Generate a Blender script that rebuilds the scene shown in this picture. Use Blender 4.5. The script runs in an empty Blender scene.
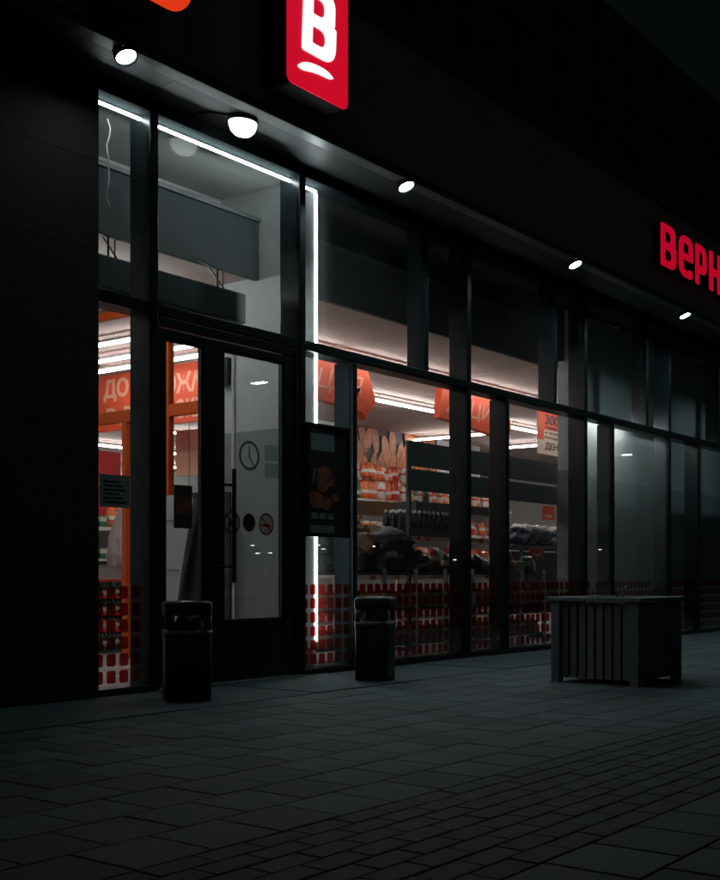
import bpy, bmesh, math, random
from mathutils import Vector, Matrix
random.seed(7)
R = math.radians
SC = bpy.context.scene
COL = SC.collection

# ------------------------------------------------------------------ camera
cam_data = bpy.data.cameras.new('camera')
cam = bpy.data.objects.new('camera', cam_data); COL.objects.link(cam)
CAM_Y = -5.96
cam.location = (0.0, CAM_Y, 0.8)
cam.rotation_euler = (R(90), 0, R(37.58 - 90))
cam_data.sensor_fit = 'HORIZONTAL'; cam_data.sensor_width = 36.0
cam_data.lens = 57.5
cam_data.shift_y = 0.1875
cam_data.clip_end = 600
SC.camera = cam

# ------------------------------------------------------------------ night sky, faint light, exposure
w = bpy.data.worlds.new('World'); SC.world = w; w.use_nodes = True
nt = w.node_tree; nt.nodes.clear()
wo = nt.nodes.new('ShaderNodeOutputWorld'); bg = nt.nodes.new('ShaderNodeBackground')
bg.inputs[0].default_value = (0.55, 0.9, 1.0, 1); bg.inputs[1].default_value = 0.0030
nt.links.new(bg.outputs[0], wo.inputs[0])
sl = bpy.data.lights.new('fill_sun', 'SUN'); so = bpy.data.objects.new('fill_sun', sl); COL.objects.link(so)
sl.energy = 0.014; sl.angle = R(25); sl.color = (0.66, 0.93, 1.0)
so.rotation_euler = (R(58), 0, R(-58))          # added faint fill for the ambient light; low and soft, from the entrance side
so.location = (-6, -12, 14)
SC.view_settings.view_transform = 'Standard'; SC.view_settings.look = 'None'
SC.view_settings.exposure = 0.0; SC.view_settings.gamma = 1.0
cy = SC.cycles
cy.use_denoising = True
cy.max_bounces = 7; cy.diffuse_bounces = 3; cy.glossy_bounces = 4; cy.transmission_bounces = 4
cy.transparent_max_bounces = 32
cy.sample_clamp_indirect = 2.0
cy.caustics_reflective = False; cy.caustics_refractive = False
cy.use_light_tree = True

# ------------------------------------------------------------------ materials
MATS = {}
def mat(name, col, rough=0.6, metal=0.0, var=0.15, scale=6.0, bump=0.0, spec=0.5, objvar=0.0, coat=0.0, dirt=None, rvar=.1):
    """Principled surface with noise in colour, roughness and fine relief."""
    m = bpy.data.materials.new(name); m.use_nodes = True
    n = m.node_tree.nodes; l = m.node_tree.links
    p = n['Principled BSDF']
    p.inputs['Metallic'].default_value = metal
    p.inputs['Specular IOR Level'].default_value = spec
    p.inputs['Coat Weight'].default_value = coat
    tc = n.new('ShaderNodeTexCoord')
    nz = n.new('ShaderNodeTexNoise'); nz.inputs['Scale'].default_value = scale
    nz.inputs['Detail'].default_value = 6; nz.inputs['Roughness'].default_value = 0.62
    l.new(tc.outputs['Object'], nz.inputs['Vector'])
    mr = n.new('ShaderNodeMapRange'); mr.inputs[1].default_value = 0.25; mr.inputs[2].default_value = 0.75
    mr.inputs[3].default_value = 1 - var; mr.inputs[4].default_value = 1 + var
    l.new(nz.outputs['Fac'], mr.inputs[0])
    val = mr.outputs[0]
    if objvar:
        oi = n.new('ShaderNodeObjectInfo')
        m2 = n.new('ShaderNodeMapRange'); m2.inputs[3].default_value = 1 - objvar; m2.inputs[4].default_value = 1 + objvar
        l.new(oi.outputs['Random'], m2.inputs[0])
        mu = n.new('ShaderNodeMath'); mu.operation = 'MULTIPLY'
        l.new(val, mu.inputs[0]); l.new(m2.outputs[0], mu.inputs[1]); val = mu.outputs[0]
    vm = n.new('ShaderNodeVectorMath'); vm.operation = 'SCALE'
    vm.inputs[0].default_value = col; l.new(val, vm.inputs['Scale'])
    base = vm.outputs[0]
    if dirt:
        n2 = n.new('ShaderNodeTexNoise'); n2.inputs['Scale'].default_value = dirt[1]; n2.inputs['Detail'].default_value = 8
        n2.inputs['Roughness'].default_value = 0.7
        l.new(tc.outputs['Object'], n2.inputs['Vector'])
        cr = n.new('ShaderNodeMapRange'); cr.inputs[1].default_value = 0.5; cr.inputs[2].default_value = 0.72
        cr.inputs[3].default_value = 0; cr.inputs[4].default_value = dirt[2]
        l.new(n2.outputs['Fac'], cr.inputs[0])
        mx = n.new('ShaderNodeMix'); mx.data_type = 'RGBA'
        l.new(cr.outputs[0], mx.inputs['Factor']); l.new(base, mx.inputs['A']); mx.inputs['B'].default_value = (*dirt[0], 1)
        base = mx.outputs['Result']
    l.new(base, p.inputs['Base Color'])
    r2 = n.new('ShaderNodeMapRange'); r2.inputs[3].default_value = max(0.02, rough - rvar); r2.inputs[4].default_value = min(1, rough + rvar)
    l.new(nz.outputs['Fac'], r2.inputs[0]); l.new(r2.outputs[0], p.inputs['Roughness'])
    if bump:
        n3 = n.new('ShaderNodeTexNoise'); n3.inputs['Scale'].default_value = scale * 9; n3.inputs['Detail'].default_value = 5
        l.new(tc.outputs['Object'], n3.inputs['Vector'])
        b = n.new('ShaderNodeBump'); b.inputs['Strength'].default_value = bump; b.inputs['Distance'].default_value = 0.01
        l.new(n3.outputs['Fac'], b.inputs['Height']); l.new(b.outputs[0], p.inputs['Normal'])
    MATS[name] = m
    return m
def pack(name, a, b, c, z0, z1):
    """printed packet: ground colour, a label band and blotchy artwork"""
    m = mat(name, a, .38, 0, .15, 14, 0, objvar=.2)
    n = m.node_tree.nodes; l = m.node_tree.links; p = n['Principled BSDF']
    src = p.inputs['Base Color'].links[0].from_socket
    tc = n.new('ShaderNodeTexCoord'); sx = n.new('ShaderNodeSeparateXYZ'); l.new(tc.outputs['Object'], sx.inputs[0])
    gt = n.new('ShaderNodeMath'); gt.operation = 'GREATER_THAN'; gt.inputs[1].default_value = z0; l.new(sx.outputs[2], gt.inputs[0])
    lt = n.new('ShaderNodeMath'); lt.operation = 'LESS_THAN'; lt.inputs[1].default_value = z1; l.new(sx.outputs[2], lt.inputs[0])
    mu = n.new('ShaderNodeMath'); mu.operation = 'MULTIPLY'; l.new(gt.outputs[0], mu.inputs[0]); l.new(lt.outputs[0], mu.inputs[1])
    mx = n.new('ShaderNodeMix'); mx.data_type = 'RGBA'; l.new(mu.outputs[0], mx.inputs['Factor']); l.new(src, mx.inputs['A']); mx.inputs['B'].default_value = (*b, 1)
    vo = n.new('ShaderNodeTexVoronoi'); vo.inputs['Scale'].default_value = 19; l.new(tc.outputs['Object'], vo.inputs['Vector'])
    l2 = n.new('ShaderNodeMath'); l2.operation = 'LESS_THAN'; l2.inputs[1].default_value = .36; l.new(vo.outputs['Distance'], l2.inputs[0])
    m2 = n.new('ShaderNodeMix'); m2.data_type = 'RGBA'; l.new(l2.outputs[0], m2.inputs['Factor']); l.new(mx.outputs['Result'], m2.inputs['A']); m2.inputs['B'].default_value = (*c, 1)
    l.new(m2.outputs['Result'], p.inputs['Base Color'])
def glow(name, col, strength, var=0.0):
    m = bpy.data.materials.new(name); m.use_nodes = True
    n = m.node_tree.nodes; l = m.node_tree.links
    p = n['Principled BSDF']
    p.inputs['Base Color'].default_value = (*[min(.8, c) for c in col], 1); p.inputs['Roughness'].default_value = 0.35
    p.inputs['Emission Color'].default_value = (*col, 1)
    p.inputs['Emission Strength'].default_value = strength
    if var:
        tc = n.new('ShaderNodeTexCoord'); nz = n.new('ShaderNodeTexNoise'); nz.inputs['Scale'].default_value = 3
        l.new(tc.outputs['Object'], nz.inputs['Vector'])
        mr = n.new('ShaderNodeMapRange'); mr.inputs[3].default_value = strength * (1 - var); mr.inputs[4].default_value = strength * (1 + var)
        l.new(nz.outputs['Fac'], mr.inputs[0]); l.new(mr.outputs[0], p.inputs['Emission Strength'])
    MATS[name] = m
    return m
def glass(name, tint=(0.86, 0.9, 0.9), ior=1.5, haze=0.0, hazecol=(.5, .55, .55), rough=0.0):
    """thin sheet: clear transmission plus a mirror share by Fresnel, optionally a dusty/frosted film"""
    m = bpy.data.materials.new(name); m.use_nodes = True
    n = m.node_tree.nodes; l = m.node_tree.links; n.clear()
    out = n.new('ShaderNodeOutputMaterial')
    tr = n.new('ShaderNodeBsdfTransparent'); tr.inputs[0].default_value = (*tint, 1)
    gl = n.new('ShaderNodeBsdfGlossy'); gl.inputs['Color'].default_value = (.9, .95, .95, 1); gl.inputs['Roughness'].default_value = rough
    tc = n.new('ShaderNodeTexCoord'); nz = n.new('ShaderNodeTexNoise'); nz.inputs['Scale'].default_value = 0.9; nz.inputs['Detail'].default_value = 1
    l.new(tc.outputs['Object'], nz.inputs['Vector'])
    bp = n.new('ShaderNodeBump'); bp.inputs['Strength'].default_value = 0.04; bp.inputs['Distance'].default_value = 0.02
    l.new(nz.outputs['Fac'], bp.inputs['Height']); l.new(bp.outputs[0], gl.inputs['Normal'])
    fr = n.new('ShaderNodeFresnel'); fr.inputs['IOR'].default_value = ior
    geo = n.new('ShaderNodeNewGeometry')
    # the back face of a thin sheet must use the outside index as well
    mi = n.new('ShaderNodeMix'); mi.data_type = 'FLOAT'
    mi.inputs['A'].default_value = ior; mi.inputs['B'].default_value = 1.0 / ior
    l.new(geo.outputs['Backfacing'], mi.inputs['Factor']); l.new(mi.outputs['Result'], fr.inputs['IOR'])
    mx = n.new('ShaderNodeMixShader')
    l.new(fr.outputs[0], mx.inputs[0]); l.new(tr.outputs[0], mx.inputs[1]); l.new(gl.outputs[0], mx.inputs[2])
    last = mx.outputs[0]
    if haze:
        df = n.new('ShaderNodeBsdfDiffuse'); df.inputs[0].default_value = (*hazecol, 1)
        tl = n.new('ShaderNodeBsdfTranslucent'); tl.inputs[0].default_value = (*hazecol, 1)
        a = n.new('ShaderNodeMixShader'); a.inputs[0].default_value = 0.5
        l.new(df.outputs[0], a.inputs[1]); l.new(tl.outputs[0], a.inputs[2])
        n2 = n.new('ShaderNodeTexNoise'); n2.inputs['Scale'].default_value = 3.0; n2.inputs['Detail'].default_value = 6
        l.new(tc.outputs['Object'], n2.inputs['Vector'])
        mr = n.new('ShaderNodeMapRange'); mr.inputs[3].default_value = haze * .5; mr.inputs[4].default_value = haze * 1.5
        l.new(n2.outputs['Fac'], mr.inputs[0])
        b = n.new('ShaderNodeMixShader'); l.new(mr.outputs[0], b.inputs[0])
        l.new(last, b.inputs[1]); l.new(a.outputs[0], b.inputs[2]); last = b.outputs[0]
    l.new(last, out.inputs[0])
    MATS[name] = m
    return m
def vinyl(name, col, clear):
    """translucent self-adhesive film"""
    m = bpy.data.materials.new(name); m.use_nodes = True
    n = m.node_tree.nodes; l = m.node_tree.links; n.clear()
    out = n.new('ShaderNodeOutputMaterial')
    d = n.new('ShaderNodeBsdfDiffuse'); d.inputs[0].default_value = (*col, 1)
    t = n.new('ShaderNodeBsdfTranslucent'); t.inputs[0].default_value = (*col, 1)
    c = n.new('ShaderNodeBsdfTransparent'); c.inputs[0].default_value = (*[min(1, x * 1.6) for x in col], 1)
    a = n.new('ShaderNodeMixShader'); a.inputs[0].default_value = .08
    l.new(d.outputs[0], a.inputs[1]); l.new(t.outputs[0], a.inputs[2])
    b = n.new('ShaderNodeMixShader'); b.inputs[0].default_value = clear
    l.new(a.outputs[0], b.inputs[1]); l.new(c.outputs[0], b.inputs[2]); l.new(b.outputs[0], out.inputs[0])
    MATS[name] = m
    return m

mat('black_aluminium', (.009, .0155, .0175), .30, .0, .12, 5, 0, .35, rvar=.03)
mat('head_paint', (.012, .018, .02), .9, 0, .1, 5, 0, .05)
mat('grey_steel_post', (.05, .062, .066), .42, .0, .2, 5, .03, .5)
mat('fascia_panel', (.26, .315, .33), .5, .0, .12, 1.3, .02, dirt=((.18, .21, .22), 2.2, .5))
mat('bead_highlight', (.5, .54, .55), .3, .3, .1, 5, rvar=.04)  # pale colour for the highlight lines painted along mullion edges
mat('fascia_trim', (.16, .18, .18), .4, .3, .15, 4)
mat('soffit_sheet', (.045, .056, .059), .55, 0, .12, 2.0, .02, dirt=((.028, .034, .036), 3.1, .6))
mat('dark_pillar', (.032, .021, .020), .7, 0, .3, 3, .25, dirt=((.02, .018, .018), 5, .6))
mat('plinth_concrete', (.068, .09, .096), .85, 0, .25, 7, .4, dirt=((.05, .06, .062), 4, .6))
mat('paving_slab', (.058, .080, .086), .78, 0, .28, 9, .5, objvar=.34, dirt=((.030, .042, .046), 2.7, .8))
mat('paving_brick', (.033, .044, .047), .8, 0, .3, 11, .5, objvar=.3, dirt=((.035, .042, .043), 3.5, .6))
mat('joint_sand', (.034, .043, .045), .95, 0, .35, 14, .6)
mat('white_wall', (.66, .68, .67), .8, 0, .08, 2.5, .06, dirt=((.5, .52, .52), 1.7, .35))
mat('grey_wall', (.30, .33, .335), .6, 0, .08, 2.5, .05, dirt=((.22, .24, .24), 2.3, .4))
mat('side_grey', (.46, .49, .49), .7, 0, .12, 1.2, .05, dirt=((.33, .36, .36), 1.1, .5))
mat('ceiling_board', (.62, .475, .44), .85, 0, .10, 1.2, .03, dirt=((.42, .35, .33), 2.3, .4))
mat('bulkhead_lobby_tone', (.045, .054, .056), .8, 0, .15, 2.0, .04, dirt=((.026, .032, .034), 2, .6))  # lobby stretch of the bulkhead, its colour adjusted for the brighter light there
mat('bulkhead_shop_tone', (.07, .08, .082), .8, 0, .15, 2.0, .04)  # same bulkhead again, separate colour for the dimmer light past the lobby
mat('dark_void', (.09, .1, .1), .9, 0, .2, 2)
mat('floor_tile', (.50, .46, .44), .25, 0, .10, 3, .02)
mat('orange_frame', (.80, .115, .012), .4, 0, .06, 4)
mat('orange_card', (.70, .075, .014), .55, 0, .12, 5)
mat('red_card', (.62, .02, .02), .5, 0, .1, 5)
mat('cream_card', (.72, .58, .46), .6, 0, .08, 6)
mat('salmon_print', (.78, .40, .28), .6, 0, .05, 6)
mat('dark_print', (.07, .05, .05), .7, 0, .05, 6)
mat('rack_steel', (.045, .058, .062), .6, 0, .2, 4)
mat('shelf_white', (.62, .60, .58), .45, 0, .08, 5)
mat('shelf_dark', (.045, .045, .045), .5, 0, .2, 5)
mat('cardboard', (.22, .105, .05), .85, 0, .15, 7, .1, objvar=.15)
mat('bottle_dark', (.012, .014, .018), .12, 0, .2, 6, 0, .6)
mat('cap_white', (.6, .6, .6), .4)
pack('pack_orange', (.75, .16, .03), (.75, .7, .6), (.55, .05, .02), .10, .15)
pack('pack_red', (.55, .02, .025), (.75, .7, .65), (.7, .3, .05), .12, .17)
pack('pack_green', (.03, .12, .06), (.6, .62, .5), (.02, .04, .03), .07, .13)
pack('pack_white', (.7, .68, .64), (.5, .06, .04), (.75, .35, .1), .14, .18)
pack('pack_brown', (.20, .085, .035), (.65, .5, .3), (.08, .03, .02), .06, .11)
pack('pack_blue', (.04, .07, .16), (.5, .52, .55), (.02, .03, .07), .07, .12)
mat('sack_dark', (.05, .055, .056), .55, 0, .35, 6, .4, objvar=.3)
mat('sack_tan', (.17, .085, .05), .6, 0, .35, 6, .4)
mat('bag_white', (.72, .70, .69), .45, 0, .12, 9, .3)
mat('crust_pale', (.45, .19, .06), .6, 0, .2, 9)
mat('crust_dark', (.10, .032, .012), .6, 0, .3, 6)
mat('bread_crust', (.40, .105, .016), .55, 0, .35, 4, .3, objvar=.12)
mat('bin_metal', (.02, .027, .029), .42, .3, .3, 7, .08, dirt=((.045, .05, .05), 5, .5))
mat('planter_slat', (.15, .18, .185), .65, 0, .2, 6, .2, objvar=.18)
mat('planter_dark', (.045, .05, .05), .7, 0, .2, 6, .1)
mat('fruit_orange', (.75, .22, .02), .45, 0, .12, 30, .1, objvar=.15)
mat('fruit_red', (.5, .03, .02), .3, 0, .3, 12, 0, objvar=.2)
mat('fruit_green', (.22, .32, .05), .3, 0, .25, 12, 0, objvar=.2)
mat('fruit_yellow', (.7, .5, .05), .4, 0, .12, 30, .1, objvar=.1)
mat('fruit_brown', (.28, .16, .07), .8, 0, .3, 20, .2, objvar=.2)
mat('crate_wood', (.42, .25, .13), .8, 0, .25, 12, .2, objvar=.15)
mat('soil', (.03, .024, .018), .95, 0, .4, 25, .8)
mat('twig', (.05, .055, .03), .8, 0, .3, 25, .2)
mat('poster_dark', (.03, .026, .026), .4, 0, .15, 9)
mat('poster_grey', (.24, .27, .27), .5, 0, .2, 9)
mat('poster_food', (.34, .10, .04), .5, 0, .75, 14)
mat('paper_grey', (.42, .47, .47), .7, 0, .1, 14)
mat('paper_brown', (.07, .05, .045), .6, 0, .3, 12)
mat('ink_black', (.01, .012, .012), .6, 0, .1)
mat('sticker_red', (.45, .04, .04), .5, 0, .1)
mat('sticker_dark', (.02, .027, .028), .6, 0, .1)
mat('lamp_housing', (.35, .37, .37), .4, .4, .1)
mat('sign_housing', (.010, .012, .013), .6, 0, .15, 6, 0, .2)
mat('cable_black', (.01, .01, .01), .6)
mat('far_wall', (.11, .125, .13), .9, 0, .2, .4, dirt=((.07, .075, .08), .8, .5))
mat('far_band', (.17, .18, .18), .9, 0, .15, .5)
mat('far_window', (.02, .024, .026), .15, 0, .1)
mat('asphalt', (.045, .047, .047), .9, 0, .3, 8, .4)
glow('led_white', (.93, 1.0, 1.0), 36)
glow('tube_white', (1.0, .94, .90), 42.0)
glow('tube_soft', (1.0, .93, .89), 22.0)
glow('tube_cool', (.93, 1.0, 1.0), 46.0)
glow('side_fill_tube', (.95, 1.0, .98), 42.0)
glow('spot_lens', (.74, .98, 1.0), 380)
glow('spot_lens_weak', (.78, .98, 1.0), 60)
glow('wall_tube', (.93, 1.0, .98), 4.0)
glow('dome_lens', (.93, 1.0, .97), 2.0, .35)
glow('sign_red', (.60, .004, .022), .95, .05)
glow('sign_red_side', (.40, .01, .01), .25)
glow('sign_white', (1, 1, 1), 1.0, .03)
glow('letter_red', (.50, .002, .02), .9, .05)
glow('sign_orange', (.9, .05, .01), .8, .15)
glow('street_glow', (.9, 1.0, .98), 36)
glow('far_glow', (1.0, .97, .88), 40)
glass('window_glass', (.93, .955, .955), 1.48, .011, (.4, .44, .44))
glass('inner_glass', (.95, .96, .96), 1.4)
glass('frosted_glass', (.88, .91, .91), 1.48, .16, (.5, .55, .56))
vinyl('red_vinyl', (.46, .022, .022), .34)
vinyl('sticker_pale', (.50, .46, .40), .40)
vinyl('sticker_mid', (.16, .18, .18), .35)
vinyl('sticker_film', (.42, .48, .49), .55)
ATTR = {}

# ------------------------------------------------------------------ mesh helpers
def tag(o, label=None, cat=None, group=None, kind=None):
    if label: o['label'] = label
    if cat: o['category'] = cat
    if group: o['group'] = group
    if kind: o['kind'] = kind
    return o
def wloc(o):
    v = Vector((0, 0, 0))
    while o is not None:
        v = v + o.location; o = o.parent
    return v
def empty(name, loc, label, cat, group=None):
    o = bpy.data.objects.new(name, None); COL.objects.link(o)
    o.location = loc; o.empty_display_size = .1
    return tag(o, label, cat, group)
class MB:
    """collects shapes in world coordinates; build() links them as one mesh object"""
    def __init__(s): s.v = []; s.f = []; s.sm = []
    def add(s, vs, fs, smooth=False):
        b = len(s.v); s.v += [tuple(p) for p in vs]
        s.f += [tuple(i + b for i in f) for f in fs]; s.sm += [smooth] * len(fs)
        return s
    def box(s, x0, x1, y0, y1, z0, z1, bev=0.0):
        if x0 > x1: x0, x1 = x1, x0
        if y0 > y1: y0, y1 = y1, y0
        if z0 > z1: z0, z1 = z1, z0
        b = min(bev, (x1 - x0) / 2.2, (y1 - y0) / 2.2, (z1 - z0) / 2.2)
        if b <= 0:
            vs = [(x, y, z) for z in (z0, z1) for y in (y0, y1) for x in (x0, x1)]
            return s.add(vs, [(0, 2, 3, 1), (4, 5, 7, 6), (0, 1, 5, 4), (2, 6, 7, 3), (0, 4, 6, 2), (1, 3, 7, 5)])
        bm = bmesh.new(); bmesh.ops.create_cube(bm, size=1)
        for v in bm.verts:
            v.co = Vector(((x0 + x1) / 2 + v.co.x * (x1 - x0), (y0 + y1) / 2 + v.co.y * (y1 - y0), (z0 + z1) / 2 + v.co.z * (z1 - z0)))
        bmesh.ops.bevel(bm, geom=bm.edges[:], offset=b, segments=2, affect='EDGES', profile=.6)
        s.bm(bm); bm.free(); return s
    def bm(s, bm, M=None, smooth=False):
        bm.verts.index_update()
        vs = [(M @ v.co) if M else v.co.copy() for v in bm.verts]
        return s.add(vs, [[v.index for v in f.verts] for f in bm.faces], smooth)
    def tube(s, a, b, r0, r1=None, n=10, caps=True):
        r1 = r0 if r1 is None else r1
        a = Vector(a); b = Vector(b); d = (b - a).normalized()
        u = d.orthogonal().normalized(); w_ = d.cross(u)
        vs = []
        for p, r in ((a, r0), (b, r1)):
            for k in range(n):
                t = 2 * math.pi * k / n; vs.append(p + u * (r * math.cos(t)) + w_ * (r * math.sin(t)))
        fs = [(k, (k + 1) % n, n + (k + 1) % n, n + k) for k in range(n)]
        s.add(vs, fs, True)
        if caps: s.add(vs[:n], [tuple(reversed(range(n)))]); s.add(vs[n:], [tuple(range(n))])
        return s
    def path(s, pts, r, n=6):
        for p, q in zip(pts, pts[1:]): s.tube(p, q, r, r, n)
        return s
    def lathe(s, prof, c, n=20, sx=1, sy=1, t0=0, t1=2 * math.pi, pw=1, rz=0):
        full = abs(t1 - t0 - 2 * math.pi) < 1e-6
        m = n if full else n + 1
        vs = []
        for r, z in prof:
            for k in range(m):
                t = t0 + (t1 - t0) * k / n
                ca, sa = math.cos(t), math.sin(t)
                if pw != 1:
                    k_ = (abs(ca) ** (2 / pw) + abs(sa) ** (2 / pw)) ** (-pw / 2); ca *= k_; sa *= k_
                    ca, sa = ca * math.cos(rz) - sa * math.sin(rz), ca * math.sin(rz) + sa * math.cos(rz)
                vs.append((c[0] + r * sx * ca, c[1] + r * sy * sa, c[2] + z))
        fs = []
        for i in range(len(prof) - 1):
            for k in range(n):
                k2 = (k + 1) % m
                fs.append((i * m + k, i * m + k2, (i + 1) * m + k2, (i + 1) * m + k))
        return s.add(vs, fs, True)
    def poly(s, pts, d):
        """prism from a planar outline pushed along d"""
        n = len(pts); d = Vector(d)
        vs = [Vector(p) for p in pts] + [Vector(p) + d for p in pts]
        fs = [tuple(reversed(range(n))), tuple(range(n, 2 * n))] + [(k, (k + 1) % n, n + (k + 1) % n, n + k) for k in range(n)]
        return s.add(vs, fs)
    def mesh(s, name, org):
        me = bpy.data.meshes.new(name)
        me.from_pydata([(v[0] - org[0], v[1] - org[1], v[2] - org[2]) for v in s.v], [], s.f)
        me.polygons.foreach_set('use_smooth', s.sm)
        bm = bmesh.new(); bm.from_mesh(me); bmesh.ops.recalc_face_normals(bm, faces=bm.faces[:]); bm.to_mesh(me); bm.free()
        me.update(); return me
    def build(s, name, m, parent=None, label=None, cat=None, group=None, kind=None):
        if parent is None:
            xs = [v[0] for v in s.v]; ys = [v[1] for v in s.v]; zs = [v[2] for v in s.v]
            org = ((min(xs) + max(xs)) / 2, (min(ys) + max(ys)) / 2, min(zs))
        else: org = wloc(parent)
        me = s.mesh(name, org); me.materials.append(MATS[m])
        o = bpy.data.objects.new(name, me); COL.objects.link(o)
        if parent is None: o.location = org
        else: o.parent = parent
        return tag(o, label, cat, group, kind)
def copy_tree(o, loc, rz=None, **kw):
    c = o.copy(); COL.objects.link(c); c.location = loc
    if rz is not None: c.rotation_euler = (0, 0, rz)
    for ch in o.children:
        d = ch.copy(); COL.objects.link(d); d.parent = c
        for g in ch.children:
            e = g.copy(); COL.objects.link(e); e.parent = d
    return tag(c, **kw)
_glyph = {}
def glyph(txt, offset=0.0, extrude=0.05, shear=0.0):
    key = (txt, offset, extrude, shear)
    if key not in _glyph:
        cu = bpy.data.curves.new('t', 'FONT'); cu.body = txt; cu.size = 1; cu.offset = offset; cu.extrude = extrude; cu.shear = shear
        cu.resolution_u = 6
        ob = bpy.data.objects.new('t', cu); COL.objects.link(ob)
        dg = bpy.context.evaluated_depsgraph_get(); dg.update()
        me = ob.evaluated_get(dg).to_mesh()
        vs = [v.co.copy() for v in me.vertices]; fs = [tuple(p.vertices) for p in me.polygons]
        ob.evaluated_get(dg).to_mesh_clear()
        bpy.data.objects.remove(ob); bpy.data.curves.remove(cu)
        _glyph[key] = (vs, fs)
    return _glyph[key]
def text(mb, txt, o, u, v, wid, hei, depth, offset=.0, shear=0.0, gap=0.0):
    """lettering fitted in a wid x hei box: o lower-left corner, u reading direction, v up; stands `depth` proud"""
    vs, fs = glyph(txt, offset, .05, shear)
    if not vs: return mb
    x0 = min(p.x for p in vs); x1 = max(p.x for p in vs); y0 = min(p.y for p in vs); y1 = max(p.y for p in vs)
    o = Vector(o); u = Vector(u).normalized(); v = Vector(v).normalized(); nrm = u.cross(v)
    mb.add([o + u * ((p.x - x0) / (x1 - x0) * wid) + v * ((p.y - y0) / (y1 - y0) * hei) + nrm * ((p.z + .05) / .1 * depth) for p in vs], fs)
    return mb
def round_poly(pts, n=6):
    out = []; N = len(pts)
    for i in range(N):
        p = Vector(pts[i][:2]); r = pts[i][2] if len(pts[i]) > 2 else .03
        a = Vector(pts[i - 1][:2]) - p; b = Vector(pts[(i + 1) % N][:2]) - p
        r = min(r, a.length * .49, b.length * .49)
        if r < .002: out.append(p); continue
        A = p + a.normalized() * r; B = p + b.normalized() * r
        for k in range(n + 1):
            t = k / n; out.append(A * (1 - t) ** 2 + p * 2 * t * (1 - t) + B * t * t)
    return out
def shape(mb, polys, o, u, v, sc, depth):
    """filled outline with holes, extruded; polys in unit letter space"""
    cu = bpy.data.curves.new('t', 'CURVE'); cu.dimensions = '2D'; cu.fill_mode = 'BOTH'; cu.extrude = .05
    for pl in polys:
        pp = round_poly(pl); sp = cu.splines.new('POLY'); sp.points.add(len(pp) - 1); sp.use_cyclic_u = True
        for q_, p_ in zip(sp.points, pp): q_.co = (p_.x, p_.y, 0, 1)
    ob = bpy.data.objects.new('t', cu); COL.objects.link(ob)
    dg = bpy.context.evaluated_depsgraph_get(); dg.update(); ev = ob.evaluated_get(dg); me = ev.to_mesh()
    o = Vector(o); u = Vector(u); v = Vector(v); nr = u.cross(v).normalized()
    mb.add([o + u * (p.co.x * sc[0]) + v * (p.co.y * sc[1]) + nr * ((p.co.z + .05) / .1 * depth) for p in me.vertices], [tuple(f.vertices) for f in me.polygons])
    ev.to_mesh_clear(); bpy.data.objects.remove(ob); bpy.data.curves.remove(cu)
    return mb
LET = {
 'В': [[(0, 0, .05), (.68, 0, .3), (.68, .54, .24), (.585, .545, 0), (.645, .55, .22), (.645, 1, .28), (0, 1, .05)],
       [(.2, .17, .02), (.46, .17, .14), (.46, .41, .14), (.2, .41, .02)], [(.2, .59, .02), (.43, .59, .13), (.43, .83, .13), (.2, .83, .02)]],
 'е': [[(0, 1, .34), (0, 0, .34), (.6, 0, .2), (.6, .22, .05), (.44, .22, .04), (.40, .17, .05), (.20, .17, .1), (.20, .42, .03), (.62, .42, .03), (.62, 1, .34)],
       [(.20, .58, .02), (.43, .58, .02), (.43, .83, .14), (.20, .83, .14)]],
 'р': [[(0, 0, .04), (.2, 0, .04), (.2, .30, .02), (.58, .30, .3), (.58, 1, .3), (0, 1, .05)], [(.2, .48, .02), (.38, .48, .12), (.38, .83, .12), (.2, .83, .02)]],
 'н': [[(0, 0), (.2, 0), (.2, .4), (.42, .4), (.42, 0), (.62, 0), (.62, 1), (.42, 1), (.42, .59), (.2, .59), (.2, 1), (0, 1)]],
 'ы': [[(0, 0, .04), (.5, 0, .26), (.5, .62, .26), (.2, .62, .02), (.2, 1, .04), (0, 1, .04)], [(.2, .17, .02), (.32, .17, .08), (.32, .45, .08), (.2, .45, .02)], [(.58, 0), (.78, 0), (.78, 1), (.58, 1)]],
 'й': [[(0, 0), (.19, 0), (.43, .55), (.43, 0), (.62, 0), (.62, 1), (.43, 1), (.19, .45), (.19, 1), (0, 1)], [(.14, 1.2, .02), (.22, 1.08, .06), (.40, 1.08, .06), (.48, 1.2, .02), (.38, 1.2, .02), (.31, 1.15, .05), (.24, 1.2, .02)]],
}
EX = (1, 0, 0); UP = (0, 0, 1)

# ================================================================== GROUND
GZ = -0.008
g = MB(); g.box(-150, 250, -150, 3, -.4, GZ)
pav = g.build('pavement', 'joint_sand', kind='structure')
tag(pav, 'dark joints and bedding under the shop forecourt paving')
def unit_slab(name, lx, ly, m, ch=.004, th=.045):
    hx, hy = lx / 2, ly / 2
    vs = [(-hx, -hy, -th), (hx, -hy, -th), (hx, hy, -th), (-hx, hy, -th),
          (-hx, -hy, -ch), (hx, -hy, -ch), (hx, hy, -ch), (-hx, hy, -ch),
          (-hx + ch, -hy + ch, 0), (hx - ch, -hy + ch, 0), (hx - ch, hy - ch, 0), (-hx + ch, hy - ch, 0)]
    fs = [(0, 1, 5, 4), (1, 2, 6, 5), (2, 3, 7, 6), (3, 0, 4, 7), (4, 5, 9, 8), (5, 6, 10, 9), (6, 7, 11, 10), (7, 4, 8, 11), (8, 9, 10, 11)]
    me = bpy.data.meshes.new(name); me.from_pydata(vs, [], fs); me.update(); me.materials.append(MATS[m])
    return me, vs, fs
cd = Vector((math.cos(R(37.58)), math.sin(R(37.58)), 0)); crr = Vector((math.sin(R(37.58)), -math.cos(R(37.58)), 0))
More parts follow.
